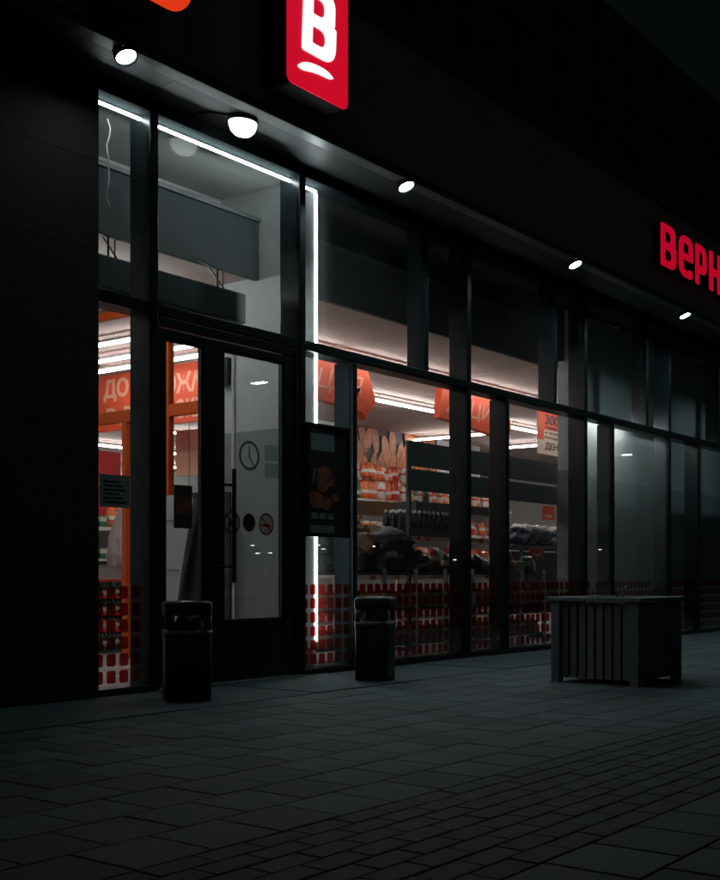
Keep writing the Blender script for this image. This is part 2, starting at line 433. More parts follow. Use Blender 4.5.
def in_view(x, y, mrg=.6):
    p = Vector((x, y - CAM_Y, 0)); z = p.dot(cd); q = p.dot(crr)
    return z > 2.6 and abs(q) < z * (360 / 1150) + mrg
def lay(name, m, spots, lx, ly, cap):
    me, vs, fs = unit_slab(name, lx, ly, m)
    vis = sorted([s for s in spots if in_view(*s)], key=lambda s: (s[0] ** 2 + (s[1] - CAM_Y) ** 2))
    near = vis[:cap]; ns = set(near)
    for (x, y) in near:
        o = bpy.data.objects.new(name, me); COL.objects.link(o); o.parent = pav
        o.location = Vector((x, y, random.uniform(-.0015, .001))) - pav.location
        o.rotation_euler = (random.gauss(0, .0016), random.gauss(0, .0016), random.gauss(0, .003))
    rest = MB()
    for s in spots:
        if s in ns: continue
        dz = random.uniform(-.0015, .001)
        rest.add([(v[0] + s[0], v[1] + s[1], v[2] + dz) for v in vs], fs)
    if rest.v: rest.build(name + '_field', m, pav, kind='stuff')
SLX, SLY = .30, .2883
slabs = []
def rows(y0, n, x0, x1, lx, ly):
    out = []
    for r in range(n):
        y = y0 + (r + .5) * ly; off = (r % 2) * lx / 2
        k = 0
        while x0 + off + k * lx < x1:
            out.append((x0 + off + (k + .5) * lx, y)); k += 1
    return out
slabs = rows(-3.58, 9, -3, 30, SLX, SLY) + rows(-4.41 - 6 * SLY, 6, -3, 16, SLX, SLY)
lay('paving_slab', 'paving_slab', slabs, SLX - .005, SLY - .005, 300)
bricks = rows(-4.41, 8, -2, 26, .21, .10375)
lay('paving_brick', 'paving_brick', bricks, .21 - .004, .10375 - .004, 300)
ap = MB()
for k in range(28):                      # poured apron strip along the shop front, cut by expansion joints
    ap.box(-4 + k * 1.25 + .006, -4 + (k + 1) * 1.25 - .006, -.985 + .006, -.02, -.1, .004 + random.uniform(-.003, .003), .008)
ap.build('concrete_apron', 'plinth_concrete', pav)
MATS['plinth_concrete'].node_tree.nodes['Principled BSDF'].inputs['Roughness'].default_value = .7

# ================================================================== SHOP BUILDING
shop = empty('shop_building', (4.8, 0, 0), 'long dark supermarket front with tall black framed glazing and deep fascia', 'building')
TZ = 2.63                                # transom height
TOP = 3.98
XL, XR = 4.86, 24.0
# left pillar wall
p = MB()
for k in range(7):
    p.box(1.2, 4.86, -.09, .5, .02 + k * .575, .02 + (k + 1) * .575 - .002, .002)
p.build('pillar', 'dark_pillar', shop)
# plinth under the glazing
p = MB(); p.box(4.86, 5.38, -.05, .12, -.05, .05, .006); p.box(6.95, XR, -.05, .12, -.05, .05, .006)
p.build('plinth', 'black_aluminium', shop)
# fascia and soffit
p = MB()
xs = [-1.0, 5.25, 9.3, 13.4, 17.5, 24.0]
fas = []
for a, b in zip(xs, xs[1:]):
    q = MB(); q.box(a + .003, b - .003, -.50, -.42, 4.12, 5.17, .004)
    q.build('fascia_panel', 'fascia_panel', shop)
p = MB(); p.box(-1, 24, -.515, -.40, 4.045, 4.085, .006); p.box(-1, 24, -.505, -.40, 4.095, 4.117, .004); p.box(-1, 24, -.54, -.30, 5.173, 5.21, .006)
p.build('fascia_trim', 'fascia_trim', shop)
p = MB(); p.box(-1, 24, -.42, -.02, 5.1, 5.168); p.box(-1, 24, -.02, 15, 5.0, 5.15); p.build('roof', 'dark_void', shop)
for a, b in zip(xs, xs[1:]):
    q = MB(); q.box(a + .003, b - .003, -.398, .02, 4.05, 4.07, .002)
    q.build('soffit_panel', 'soffit_sheet', shop)
p = MB(); p.box(-1, 24, -.40, -.02, 4.075, 4.12); p.build('soffit_backing', 'dark_void', shop)
# head frame
p = MB(); p.box(4.86, XR, -.045, .16, 3.965, 4.045, .008); p.build('head_frame', 'head_paint', shop)
# transom
p = MB(); p.box(4.86, XR, -.035, .15, TZ - .04, TZ + .04, .008); p.build('transom', 'black_aluminium', shop)
MAIN = [5.385, 6.95, 9.42, 11.90, 14.30, 16.8, 19.3, 21.8]
LOW = [7.63, 10.16, 12.62, 15.32, 17.5, 20.0]
UPM = [8.70, 11.18, 13.60, 16.1, 18.6, 21.1]
for x in MAIN:
    q = MB(); q.box(x - .038, x + .038, -.04, .17, .05 if x > 6 and x != 6.95 else .0, 3.963, .008); q.build('mullion', 'black_aluminium', shop)
for x in LOW:
    q = MB(); q.box(x - .032, x + .032, -.035, .165, .05, TZ - .042, .007); q.build('mullion', 'black_aluminium', shop)
for x in UPM:
    q = MB(); q.box(x - .032, x + .032, -.035, .165, TZ + .042, 3.963, .007); q.build('mullion', 'black_aluminium', shop)
q = MB(); q.box(4.862, 4.885, -.03, .15, .05, 3.963, .004); q.build('mullion', 'black_aluminium', shop)
for x in MAIN[:6] + LOW[:4]:  # pale strips standing in for the bright highlight on mullion edges
    q = MB(); q.box(x + .036 if x in MAIN else x + .030, x + .045 if x in MAIN else x + .039, -.030, -.006, .055, 3.962 if x in MAIN else TZ - .043, .002); q.build('glazing_strip', 'bead_highlight', shop)
for x in UPM[:4]:
    q = MB(); q.box(x + .030, x + .039, -.030, -.006, TZ + .043, 3.962, .002); q.build('glazing_strip', 'bead_highlight', shop)
# panes
def decal(pane, x0, x1, seed, rows_=6, top=.0):
    rr = random.Random(seed); d = MB()
    x = x0 + (.042 if 6.9 < x0 < 7.0 else .015); cols = []
    while x + .078 < x1 - .008:
        cols.append(x); x += .1085
    for r in range(rows_):
        z = .078 + r * .1125
        for c, x in enumerate(cols):
            if r == rows_ - 1 and rr.random() < .07: continue
            if r == rows_ - 2 and rr.random() < .02: continue
            h = .085; wd = .078; ch = .011
            pts = [(x + ch, z), (x + wd - ch, z), (x + wd, z + ch), (x + wd, z + h - ch), (x + wd - ch, z + h), (x + ch, z + h), (x, z + h - ch), (x, z + ch)]
            d.add([(a, .0105, b) for a, b in pts], [tuple(range(8))])
    if d.v: d.build('window_film', 'red_vinyl', pane, 'grid of dark red squares stuck on the glass')
def pane(x0, x1, z0, z1, m='window_glass', dec=None):
    q = MB(); q.box(x0, x1, -.004, .004, z0, z1)
    o = q.build('pane', m, shop)
    if dec is not None: decal(o, x0, x1, dec)
    return o
lowx = sorted([4.885] + MAIN + LOW + [XR])
upx = sorted([4.885] + MAIN + UPM + [XR])
for i, (a, b) in enumerate(zip(lowx, lowx[1:])):
    if abs(a - 5.385) < .01: continue        # the doorway
    pane(a, b, .05, TZ, 'frosted_glass' if 11.8 < a < 14.2 else 'window_glass', 11 + i)
for a, b in zip(upx, upx[1:]): pane(a, b, TZ, 3.99)
# doorway
p = MB(); p.box(5.4235, 5.442, -.035, .10, .0, TZ - .042, .004); p.box(6.862, 6.912, -.035, .10, .0, TZ - .042, .006); p.box(5.4425, 6.862, -.034, .10, 2.52, TZ - .042, .006)
p.build('door_frame', 'black_aluminium', shop)
p = MB(); p.box(5.39, 6.94, -.10, .14, -.05, .012, .004); p.build('threshold', 'fascia_trim', shop)
def leaf(x0, x1, gx0, gx1, gz0, gz1, hx, yo=0.0):
    q = MB(); y0, y1 = -.03 + yo, .03 + yo
    q.box(x0, gx0, y0, y1, .02, 2.51, .006); q.box(gx1, x1, y0, y1, .02, 2.51, .006)
    q.box(gx0, gx1, y0 + .001, y1 - .001, .02, gz0, .005); q.box(gx0, gx1, y0 + .001, y1 - .001, gz1, 2.51, .005)
    o = q.build('door_leaf', 'black_aluminium', shop)
    gq = MB(); gq.box(gx0, gx1, -.004 + yo, .004 + yo, gz0, gz1); gq.build('door_pane', 'window_glass', o)
    gb = MB()                                # glazing beads
    for (a, b, c, d_) in ((gx0, gx0 + .014, gz0, gz1), (gx1 - .014, gx1, gz0, gz1), (gx0 + .014, gx1 - .014, gz0, gz0 + .014), (gx0 + .014, gx1 - .014, gz1 - .014, gz1)):
        gb.box(a, b, y0 + .008, y0 + .026, c, d_, .003)
    gb.build('glazing_strip', 'grey_steel_post', o)
    if hx is not None:
        h = MB(); h.tube((hx, y0 - .06, .745), (hx, y0 - .06, 1.575), .016, n=12)
        for z in (.86, 1.46): h.tube((hx - .0, y0 - .06, z), (hx - .085, y0 + .002, z), .011, n=8)
        h.build('handle', 'bin_metal', o)
    for z in (.35, 1.3, 2.25):
        pass
    return o
l1 = leaf(5.446, 5.928, 5.498, 5.862, .45, 2.44, None)
l2 = leaf(5.936, 6.858, 6.075, 6.735, .46, 2.45, 6.115)
for z in (.4, 1.35, 2.3):
    h = MB(); h.tube((6.872, -.045, z - .06), (6.872, -.045, z + .06), .012, n=8); h.build('hinge', 'grey_steel_post', l2)
# stickers on the right leaf
def ring(mb, cx, cz, r0, r1, y, n=28):
    vs = []
    for k in range(n):
        t = 2 * math.pi * k / n
        vs += [(cx + r0 * math.cos(t), y, cz + r0 * math.sin(t)), (cx + r1 * math.cos(t), y, cz + r1 * math.sin(t))]
    mb.add(vs, [(2 * k, 2 * k + 1, (2 * k + 3) % (2 * n), (2 * k + 2) % (2 * n)) for k in range(n)]); return mb
def disc(mb, cx, cz, r, y, n=24):
    mb.add([(cx + r * math.cos(2 * math.pi * k / n), y, cz + r * math.sin(2 * math.pi * k / n)) for k in range(n)], [tuple(range(n))]); return mb
def bar2(mb, a, b, wd, y):
    d = Vector((b[0] - a[0], 0, b[1] - a[1])).normalized(); q = Vector((-d.z, 0, d.x)) * wd / 2
    A = Vector((a[0], y, a[1])); B = Vector((b[0], y, b[1])); mb.add([A - q, B - q, B + q, A + q], [(0, 1, 2, 3)]); return mb
YS = -.0065
s = MB(); ring(s, 6.367, 1.70, .090, .113, YS); bar2(s, (6.367, 1.775), (6.367, 1.69), .014, YS); bar2(s, (6.367, 1.695), (6.41, 1.63), .014, YS)
s.build('clock_sticker', 'sticker_mid', l2, 'round dark clock face drawn on the door glass')
s = MB(); disc(s, 6.364, 1.195, .069, YS); s.build('round_sticker', 'sticker_dark', l2, 'solid black round sticker')
for cx in (6.18, 6.555):
    s = MB(); disc(s, cx, 1.19, .074, YS); o = s.build('ban_sticker', 'sticker_pale', l2, 'pale round prohibition sticker with red rim')
    s = MB(); ring(s, cx, 1.19, .072, .086, YS - .0012); bar2(s, (cx - .06, 1.25), (cx + .06, 1.13), .014, YS - .0012)
    if cx < 6.4:
        bar2(s, (cx - .04, 1.185), (cx + .03, 1.185), .03, YS - .0008); bar2(s, (cx + .02, 1.19), (cx + .05, 1.225), .022, YS - .0008)
        bar2(s, (cx - .032, 1.19), (cx - .032, 1.14), .014, YS - .0008); bar2(s, (cx + .022, 1.19), (cx + .022, 1.14), .014, YS - .0008)
    else:
        bar2(s, (cx - .055, 1.18), (cx + .05, 1.18), .02, YS - .0008)
    s.build('ban_mark', 'sticker_red' if cx > 6.4 else 'sticker_dark', l2)
s = MB()
for (a, b, c, d_) in ((6.54, 6.70, 1.55, 1.66), (6.54, 6.70, 1.68, 1.80)): s.add([(a, YS, c), (b, YS, c), (b, YS, d_), (a, YS, d_)], [(0, 1, 2, 3)])
s.build('notice_sticker', 'sticker_film', l2)

# ---------------------------------------------------------------- inside: floor, ceiling, walls
p = MB()
p.box(4.86, 26, .17, 15, -.06, .004)
fl = p.build('floor', 'floor_tile', shop)
CZ = 3.34; BY = .75
for i, (a, b) in enumerate(((4.4, 7.25), (7.35, 9.85), (9.85, 12.35), (12.35, 14.85), (14.85, 17.35), (17.35, 19.85), (19.85, 26))):
    for j, (c, d_) in enumerate(((BY, 2.7), (2.7, 4.7), (4.7, 6.7), (6.7, 9.7), (9.7, 15))):
        q = MB(); q.box(a + .004, b - .004, c + .004, d_ - .004, CZ + random.uniform(0, .003), CZ + .06)
        q.build('ceiling_panel', 'ceiling_board', shop)
p = MB(); p.box(4.4, 7.243, BY - .05, BY - .003, CZ - .03, 3.80, .006); p.build('bulkhead', 'bulkhead_lobby_tone', shop)
p = MB(); p.box(7.357, 26, BY - .05, BY - .003, CZ - .03, 3.80, .006); p.build('bulkhead', 'bulkhead_shop_tone', shop)
p = MB(); p.box(4.4, 26, BY - .07, BY + .02, 3.803, 3.84, .008); p.build('bulkhead_ledge', 'fascia_trim', shop)
p = MB(); p.box(4.4, 7.24, .17, BY + .4, 4.08, 4.12); p.box(4.4, 7.24, BY + .4, BY + .44, 3.4, 4.1); p.build('lobby_head', 'white_wall', shop)
p = MB(); p.box(7.37, 26, .17, 1.6, 4.10, 4.14); p.box(7.37, 26, 1.6, 1.64, 3.42, 4.1); p.build('ceiling_void', 'dark_void', shop)
# entrance lobby wall at X = 7.25 (white above, grey dado)
p = MB(); p.box(7.25, 7.35, .20, 1.17, 2.035, 4.10); wl = p.build('lobby_wall', 'white_wall', shop)
p = MB(); p.box(7.244, 7.356, .20, 1.17, .004, 2.033); p.build('dado', 'grey_wall', wl)
p = MB(); p.box(7.19, 7.25, 1.03, 1.12, 2.45, 2.69, .006); p.build('sensor_box', 'ink_black', wl)
p = MB(); p.tube((7.236, 1.0, .1), (7.236, 1.0, 2.75), .014); p.build('conduit', 'shelf_white', wl)
p = MB(); p.box(4.3, 4.4, .17, 15, .004, 4.1); p.box(4.4, 7.25, 4.4, 4.5, .004, CZ); p.build('lobby_back_wall', 'white_wall', shop)
# orange framed inner glazing at X = 7.25
of = MB()
for y in (1.19, 1.86, 2.44, 3.10, 4.35):
    q = MB(); q.box(7.255, 7.325, y - .03, y + .03, .004, 3.30 if y != 2.44 else 2.25, .005); q.build('orange_post', 'orange_frame', shop)
q = MB(); q.box(7.257, 7.323, 1.22, 4.32, 2.25, 2.36, .005); q.build('orange_transom', 'orange_frame', shop)
q = MB(); q.box(7.257, 7.323, 1.22, 4.32, 3.25, 3.32, .005); q.build('orange_head_rail', 'orange_frame', shop)
for a, b in ((1.22, 1.83), (1.89, 3.07), (3.13, 4.32)):
    q = MB(); q.box(7.287, 7.293, a, b, 2.36, 3.25); q.build('inner_pane', 'inner_glass', shop)
for a, b in ((1.22, 1.83), (3.13, 4.32)):
    q = MB(); q.box(7.287, 7.293, a, b, .02, 2.25); q.build('inner_pane', 'inner_glass', shop)
# far walls of the sales floor
p = MB(); p.box(4.4, 26, 14.9, 15, .004, CZ); p.box(25.9, 26, .2, 14.9, .004, CZ); p.build('back_wall', 'white_wall', shop)
p = MB(); p.box(13.4, 19.5, 6.05, 6.2, .004, CZ); p.build('partition', 'white_wall', shop)
# white column and side-room wall
p = MB(); p.box(12.13, 12.33, .25, .44, 2.03, CZ - .035); cl = p.build('column', 'white_wall', shop)
p = MB(); p.box(12.124, 12.336, .244, .446, .004, 2.028); p.build('column_dado', 'grey_wall', cl)
p = MB(); p.box(12.75, 25, .60, .68, 2.03, 4.05); sw = p.build('side_wall', 'white_wall', shop)
p = MB(); p.box(12.75, 25, .594, .686, .004, 2.028); p.build('side_dado', 'side_grey', sw)
exec_after = []

# ---------------------------------------------------------------- LED strips round the entrance glazing
t = empty('led_strip', (6.05, .06, 3.93), 'level white LED tube along the top of the entrance glazing', 'light strip')
m_ = MB(); m_.box(4.89, 7.24, .07, .085, 3.945, 3.962); m_.build('channel', 'sign_housing', t)
for a, b in ((4.89, 5.34), (5.44, 6.0), (6.01, 6.905), (7.0, 7.225)):
    m_ = MB(); m_.tube((a, .055, 3.93), (b, .055, 3.93), .010, n=10); m_.build('tube', 'led_white', t)
t = empty('led_strip', (7.235, .06, .2), 'upright white LED tube beside the framed poster', 'light strip')
m_ = MB(); m_.box(7.226, 7.25, .066, .20, .2, 3.94, .003); m_.build('channel', 'lamp_housing', t)
m_ = MB(); m_.tube((7.228, .055, .26), (7.228, .055, 3.91), .011, n=10); m_.build('tube', 'led_white', t)

# ---------------------------------------------------------------- floodlights under the fascia edge
lab = ['bright round downlight under the canopy end above the dark pillar', 'bright round downlight under the canopy right of the red letter sign',
       'bright round downlight under the canopy above the white column', 'bright round downlight under the canopy below the red shop lettering',
       'bright round downlight under the canopy past the red shop lettering']
for i, x in enumerate((4.757, 7.755, 10.78, 13.72, 16.7)):
    C0 = Vector((x, -.47, 4.015))
    t = empty('downlight', C0, lab[i], 'lamp', 'downlights along the canopy edge')
    Mx = Matrix.Translation(C0) @ Matrix.Rotation(R(-24), 4, 'X')
    def rot(mb):
        mb.v = [tuple(Mx @ Vector(v)) for v in mb.v]; return mb
    q = rot(MB().lathe([(0, .075), (.045, .075), (.072, .05), (.076, .0), (.076, -.018), (.066, -.018), (.062, -.002)], (0, 0, 0), 24)); q.build('housing', 'sign_housing', t)
    q = rot(MB().lathe([(.062, -.006), (.045, -.011), (.025, -.014), (0, -.015)], (0, 0, 0), 20)); q.build('lens', 'spot_lens_weak' if i == 0 else 'spot_lens', t)
    q = MB(); q.box(x - .016, x + .016, -.45, -.425, 4.03, 4.075, .003); q.box(x - .085, x + .085, -.46, -.42, 4.0655, 4.08, .003); q.build('bracket', 'fascia_trim', t)
# oval bulkhead lamp on the soffit
t = empty('bulkhead_lamp', (5.985, -.30, 3.93), 'oval white bulkhead lamp on the soffit over the door', 'lamp')
q = MB(); q.lathe([(0, .12), (.118, .12), (.124, .105), (.118, .088)], (5.985, -.30, 3.93), 28, 1, .8); q.build('base_ring', 'sign_housing', t)
q = MB(); q.lathe([(.114, .092), (.112, .07), (.098, .035), (.068, .008), (.03, -.003), (0, -.004)], (5.985, -.30, 3.93), 28, 1, .8); q.build('diffuser', 'dome_lens', t)
q = MB(); q.path([(5.88, -.28, 4.045), (5.74, -.2, 4.044), (5.70, -.06, 4.044)], .006); q.build('cable', 'cable_black', t)

# ---------------------------------------------------------------- red letter light box
def rrect(x0, x1, z0, z1, r, n=6):
    pts = []
    for cx, cz, a in ((x1 - r, z1 - r, 0), (x0 + r, z1 - r, 90), (x0 + r, z0 + r, 180), (x1 - r, z0 + r, 270)):
        for k in range(n + 1):
            t_ = R(a + 90 * k / n); pts.append((cx + r * math.cos(t_), cz + r * math.sin(t_)))
    return pts
SY = -.74
t = empty('light_box_sign', (6.29, SY, 4.19), 'red rounded light box with a white letter В and white swash', 'sign')
pts = rrect(5.955, 6.635, 4.195, 5.235, .06)
q = MB(); q.poly([(x, SY + .006, z) for x, z in pts], (0, .215, 0)); q.build('housing', 'sign_housing', t)
q = MB(); q.poly([(x, SY + .005, z) for x, z in rrect(5.96, 6.63, 4.2, 5.23, .058)], (0, -.012, 0)); q.build('face', 'sign_red', t)
q = MB(); shape(q, LET['В'], (6.105, SY - .0075, 4.468), EX, Vector((.05, 0, 1)), (.545, .50), .006); q.build('letter', 'sign_white', t)
# swash: a tapering wave
top = []; bot = []
for k in range(25):
    u = k / 24; x = 6.065 + .385 * u
    zc = 4.337 + .040 * u + .022 * math.sin(u * math.pi)
    th = .030 * (1 - abs(2 * u - 1) ** 5) * (1 - .25 * u) + .004
    top.append((x, SY - .0075, zc + th)); bot.append((x, SY - .0075, zc - th))
q = MB(); q.poly(bot + top[::-1], (0, -.006, 0)); q.build('swash', 'sign_white', t)
q = MB()
for z in (4.5, 5.0):
    for x in (6.1, 6.5): q.box(x - .03, x + .03, -.525, -.5, z - .03, z + .03)
q.build('bracket', 'fascia_trim', t)
# second light box at the corner, mostly above the picture
t = empty('projecting_sign', (4.67, -.7, 4.3), 'orange-red lit sign with rounded underside above the canopy end', 'sign')
q = MB(); q.poly([(x, -.87, z) for x, z in rrect(4.24, 4.93, 4.165, 5.05, .20, 8)], (0, .33, 0)); q.build('housing', 'sign_housing', t)
q = MB(); q.poly([(x, -.872, z) for x, z in rrect(4.245, 4.925, 4.17, 5.045, .198, 8)], (0, -.012, 0)); q.build('face', 'sign_orange', t)
q = MB(); q.box(4.54, 4.60, -.54, -.50, 4.5, 4.7); q.build('bracket', 'fascia_trim', t)

# ---------------------------------------------------------------- lit shop lettering
t = empty('shop_name_sign', (13.9, -.56, 4.4), 'glowing red letters spelling the shop name along the fascia', 'sign')
LX = [('В', 12.70, 13.16, 4.405, 4.92), ('е', 13.24, 13.68, 4.405, 4.905), ('р', 13.76, 14.13, 4.40, 4.90), ('н', 14.22, 14.64, 4.41, 4.90), ('ы', 14.73, 15.28, 4.41, 4.90), ('й', 15.37, 15.80, 4.41, 5.02)]
for ch, a, b, c, d_ in LX:
    wl_ = .78 if ch == 'ы' else .68 if ch == 'В' else .58 if ch == 'р' else .62
    q = MB(); shape(q, LET[ch], (a, -.536, c), EX, UP, ((b - a) / wl_, .5), .05); lt = q.build('letter', 'sign_housing', t)
    q = MB(); shape(q, LET[ch], (a, -.5862, c), EX, UP, ((b - a) / wl_, .5), .006); q.build('lit_face', 'letter_red', lt)
q = MB()
for z in (4.5, 4.82): q.box(12.6, 15.9, -.535, -.515, z - .015, z + .015)
for k in range(7): q.box(12.75 + k * .5, 12.78 + k * .5, -.516, -.498, 4.45, 4.87)
q.build('mounting_rail', 'sign_housing', t)
q = MB(); q.path([(12.58, -.50, 4.86), (12.52, -.53, 4.93), (12.62, -.54, 4.97), (12.7, -.53, 4.95)], .009); q.build('cable', 'lamp_housing', t)

# ---------------------------------------------------------------- litter bins
def litter_bin(c, rz, label, loose, r=.148):
    t = empty('litter_bin', c, label, 'bin', 'litter bins by the entrance')
    x, y, z = c; K = dict(n=48, pw=.30, rz=rz)
    q = MB(); q.lathe([(0, .012), (r - .012, .012), (r - .01, .0), (r, .02), (r, .435), (r - .006, .442), (r - .02, .44), (r - .025, .1), (0, .09)], (x, y, 0), **K); q.build('body', 'bin_metal', t)
    q = MB(); q.lathe([(r - .018, .545), (r + .003, .545), (r + .005, .55), (r + .004, .622), (r - .008, .632), (.06, .636), (0, .636)], (x, y, 0), **K); q.build('lid', 'bin_metal', t)
    for k in range(4):
        a = math.pi / 4 + k * math.pi / 2
        q = MB(); q.lathe([(r - .012, .43), (r + .001, .43), (r + .001, .55), (r - .012, .55)], (x, y, 0), 8, t0=a - .24, t1=a + .24, pw=.30, rz=rz); q.build('post', 'bin_metal', t)
    rr = random.Random(3); q = MB(); n = 48
    q.lathe([(r - .026, .38), (r - .014, .440), (r + .004, .452), (r + .006, .425), (r + .004, .41)], (x, y, 0), **K)
    q.v = [(v[0] + rr.gauss(0, .0015), v[1] + rr.gauss(0, .0015), v[2] + (rr.gauss(0, .010) if v[2] < .42 else rr.gauss(0, .003))) for v in q.v]
    for k in range(3):
        a = rz + loose + k * 2.1
        q.lathe([(.05, .40), (.056, .46), (.035, .515), (.012, .53)], (x + .06 * math.cos(a), y + .06 * math.sin(a), 0), 7)
    q.build('liner_bag', 'bag_grey', t)
    return t
mat('bag_grey', (.07, .075, .08), .45, 0, .2, 9, .3)
litter_bin((5.165, -.585, .004), R(52), 'square dark litter bin in front of the entrance door', .3)
litter_bin((6.985, -.73, .004), R(20), 'square dark litter bin under the framed poster', 1.4, .132)

# ---------------------------------------------------------------- slatted planter
px0, px1, py0, py1 = 7.76, 8.49, -2.49, -1.86
t = empty('slatted_planter', ((px0 + px1) / 2, (py0 + py1) / 2, 0), 'square grey slatted planter box standing on the paving', 'planter')
q = MB(); q.box(px0 + .05, px1 - .05, py0 + .05, py1 - .05, .05, .58); q.build('liner', 'planter_dark', t)
for (a, b) in ((px0, py0), (px0, py1), (px1, py0), (px1, py1)):
    q = MB(); q.box(a - .035, a + .035, b - .035, b + .035, 0, .605, .004); q.build('post', 'planter_slat', t)
ns = 8
for k in range(ns):
    cyy = py0 + .035 + (py1 - py0 - .07) * (k + .5) / ns
    for xx in (px0, px1):
        q = MB(); q.box(xx - .011, xx + .011, cyy - .026, cyy + .026, .035, .60, .003); q.build('slat', 'planter_slat', t)
for k in range(9):
    cx = px0 + .035 + (px1 - px0 - .07) * (k + .5) / 9
    for yy in (py0, py1):
        q = MB(); q.box(cx - .026, cx + .026, yy - .011, yy + .011, .035, .60, .003); q.build('slat', 'planter_slat', t)
for z in (.05, .50):
    q = MB(); q.box(px0 + .012, px0 + .035, py0 + .036, py1 - .036, z, z + .04); q.build('rail', 'planter_dark', t)
    q = MB(); q.box(px0 + .036, px1 - .036, py0 + .012, py0 + .035, z, z + .04); q.build('rail', 'planter_dark', t)
for (a, b, c, d_) in ((px0 - .055, px0 + .055, py0 - .055, py1 + .055), (px1 - .055, px1 + .055, py0 - .055, py1 + .055), (px0 + .057, px1 - .057, py0 - .055, py0 + .055), (px0 + .057, px1 - .057, py1 - .055, py1 + .055)):
    q = MB(); q.box(a, b, c, d_, .607, .635, .004); q.build('rim_board', 'planter_slat', t)
q = MB(); bmx = bmesh.new(); bmesh.ops.create_grid(bmx, x_segments=14, y_segments=14, size=.5)
for v in bmx.verts: v.co = Vector((px0 + .365 + v.co.x * .6, py0 + .315 + v.co.y * .5, .585 + random.uniform(-.012, .02)))
q.bm(bmx); bmx.free(); q.build('soil', 'soil', t)
t = empty('dry_sprig', (8.16, -2.18, .58), 'small bare sprig sticking up out of the slatted planter', 'plant')
q = MB()
for (dx, dy, h_) in ((.02, .03, .15), (-.03, .01, .11), (.0, -.04, .13)):
    b0 = Vector((8.16, -2.18, .58)); m0 = b0 + Vector((dx, dy, h_ * .6)); q.tube(b0, m0, .006, .004, 6); q.tube(m0, b0 + Vector((dx * 2.6, dy * 2.2, h_)), .004, .002, 6)
q.build('stem', 'twig', t)
q = MB()
for k in range(12):
    a = random.uniform(0, 6.28); b0 = Vector((8.16 + random.uniform(-.05, .06), -2.18 + random.uniform(-.06, .05), .66 + random.uniform(0, .08)))
    d = Vector((math.cos(a), math.sin(a), random.uniform(-.2, .6))) * .04; s_ = d.cross(Vector((0, 0, 1))).normalized() * .012
    q.add([b0, b0 + d * .5 + s_, b0 + d, b0 + d * .5 - s_], [(0, 1, 2, 3)])
q.build('leaf', 'twig', t)

# ---------------------------------------------------------------- poster and paper notices on the glass
t = empty('framed_poster', (7.24, -.06, 1.12), 'dark framed food poster hung on the glass beside the door', 'poster')
q = MB(); q.box(6.985, 7.50, -.062, -.045, 1.12, 2.0, .003); q.build('board', 'poster_dark', t)
q = MB()
for (a, b, c, d_) in ((6.97, 6.995, 1.105, 2.015), (7.49, 7.515, 1.105, 2.015), (6.995, 7.49, 1.105, 1.13), (6.995, 7.49, 1.99, 2.015)): q.box(a, b, -.075, -.042, c, d_, .003)
q.build('frame', 'black_aluminium', t)
q = MB(); q.add([(7.02, -.0635, 1.80), (7.32, -.0635, 1.80), (7.32, -.0635, 1.97), (7.02, -.0635, 1.97)], [(0, 1, 2, 3)]); q.build('header_block', 'poster_grey', t)
q = MB(); q.add([(7.02, -.0635, 1.14), (7.32, -.0635, 1.14), (7.32, -.0635, 1.20), (7.02, -.0635, 1.20)], [(0, 1, 2, 3)])
for k in range(3): q.add([(7.03 + k * .1, -.0635, 1.25), (7.11 + k * .1, -.0635, 1.25), (7.11 + k * .1, -.0635, 1.30), (7.03 + k * .1, -.0635, 1.30)], [(0, 1, 2, 3)])
for k in range(5): bar2(q, (7.05 + k * .05, 1.54 + .012 * (k % 2)), (7.07 + k * .05, 1.66), .02, -.0635)
q.build('print_block', 'poster_grey', t)
q = MB()
for k in range(9):
    rr = random.Random(k); cx, cz = 7.14 + rr.gauss(.03, .07), 1.47 + rr.gauss(0, .06); a0 = rr.random() * 6
    n = 14; ry = rr.uniform(.03, .07)
    q.add([(cx + ry * 1.5 * math.cos(2 * math.pi * j / n) * (1 + .2 * math.sin(3 * j + a0)), -.0638 - k * .0002, cz + ry * math.sin(2 * math.pi * j / n)) for j in range(n)], [tuple(range(n))])
q.build('food_print', 'poster_food', t)
t = empty('paper_notice', (5.06, -.008, 1.25), 'grey paper notice taped inside the narrow side window', 'notice')
q = MB(); q.box(4.935, 5.19, -.0095, -.006, 1.25, 1.465); q.build('sheet', 'paper_grey', t)
q = MB()
for k in range(6): q.add([(4.965, -.0105, 1.28 + k * .027), (5.16 - .03 * (k % 3), -.0105, 1.28 + k * .027), (5.16 - .03 * (k % 3), -.0105, 1.29 + k * .027), (4.965, -.0105, 1.29 + k * .027)], [(0, 1, 2, 3)])
q.build('print_line', 'poster_dark', t)
t = empty('paper_notice', (5.68, -.008, 1.13), 'dark brown printed notice taped on the narrow door leaf', 'notice')
q = MB(); q.box(5.595, 5.77, -.0095, -.006, 1.13, 1.435); q.build('sheet', 'paper_brown', t)
q = MB(); q.add([(5.61, -.0105, 1.23), (5.755, -.0105, 1.23), (5.755, -.0105, 1.36), (5.61, -.0105, 1.36)], [(0, 1, 2, 3)]); q.build('picture', 'poster_food', t)

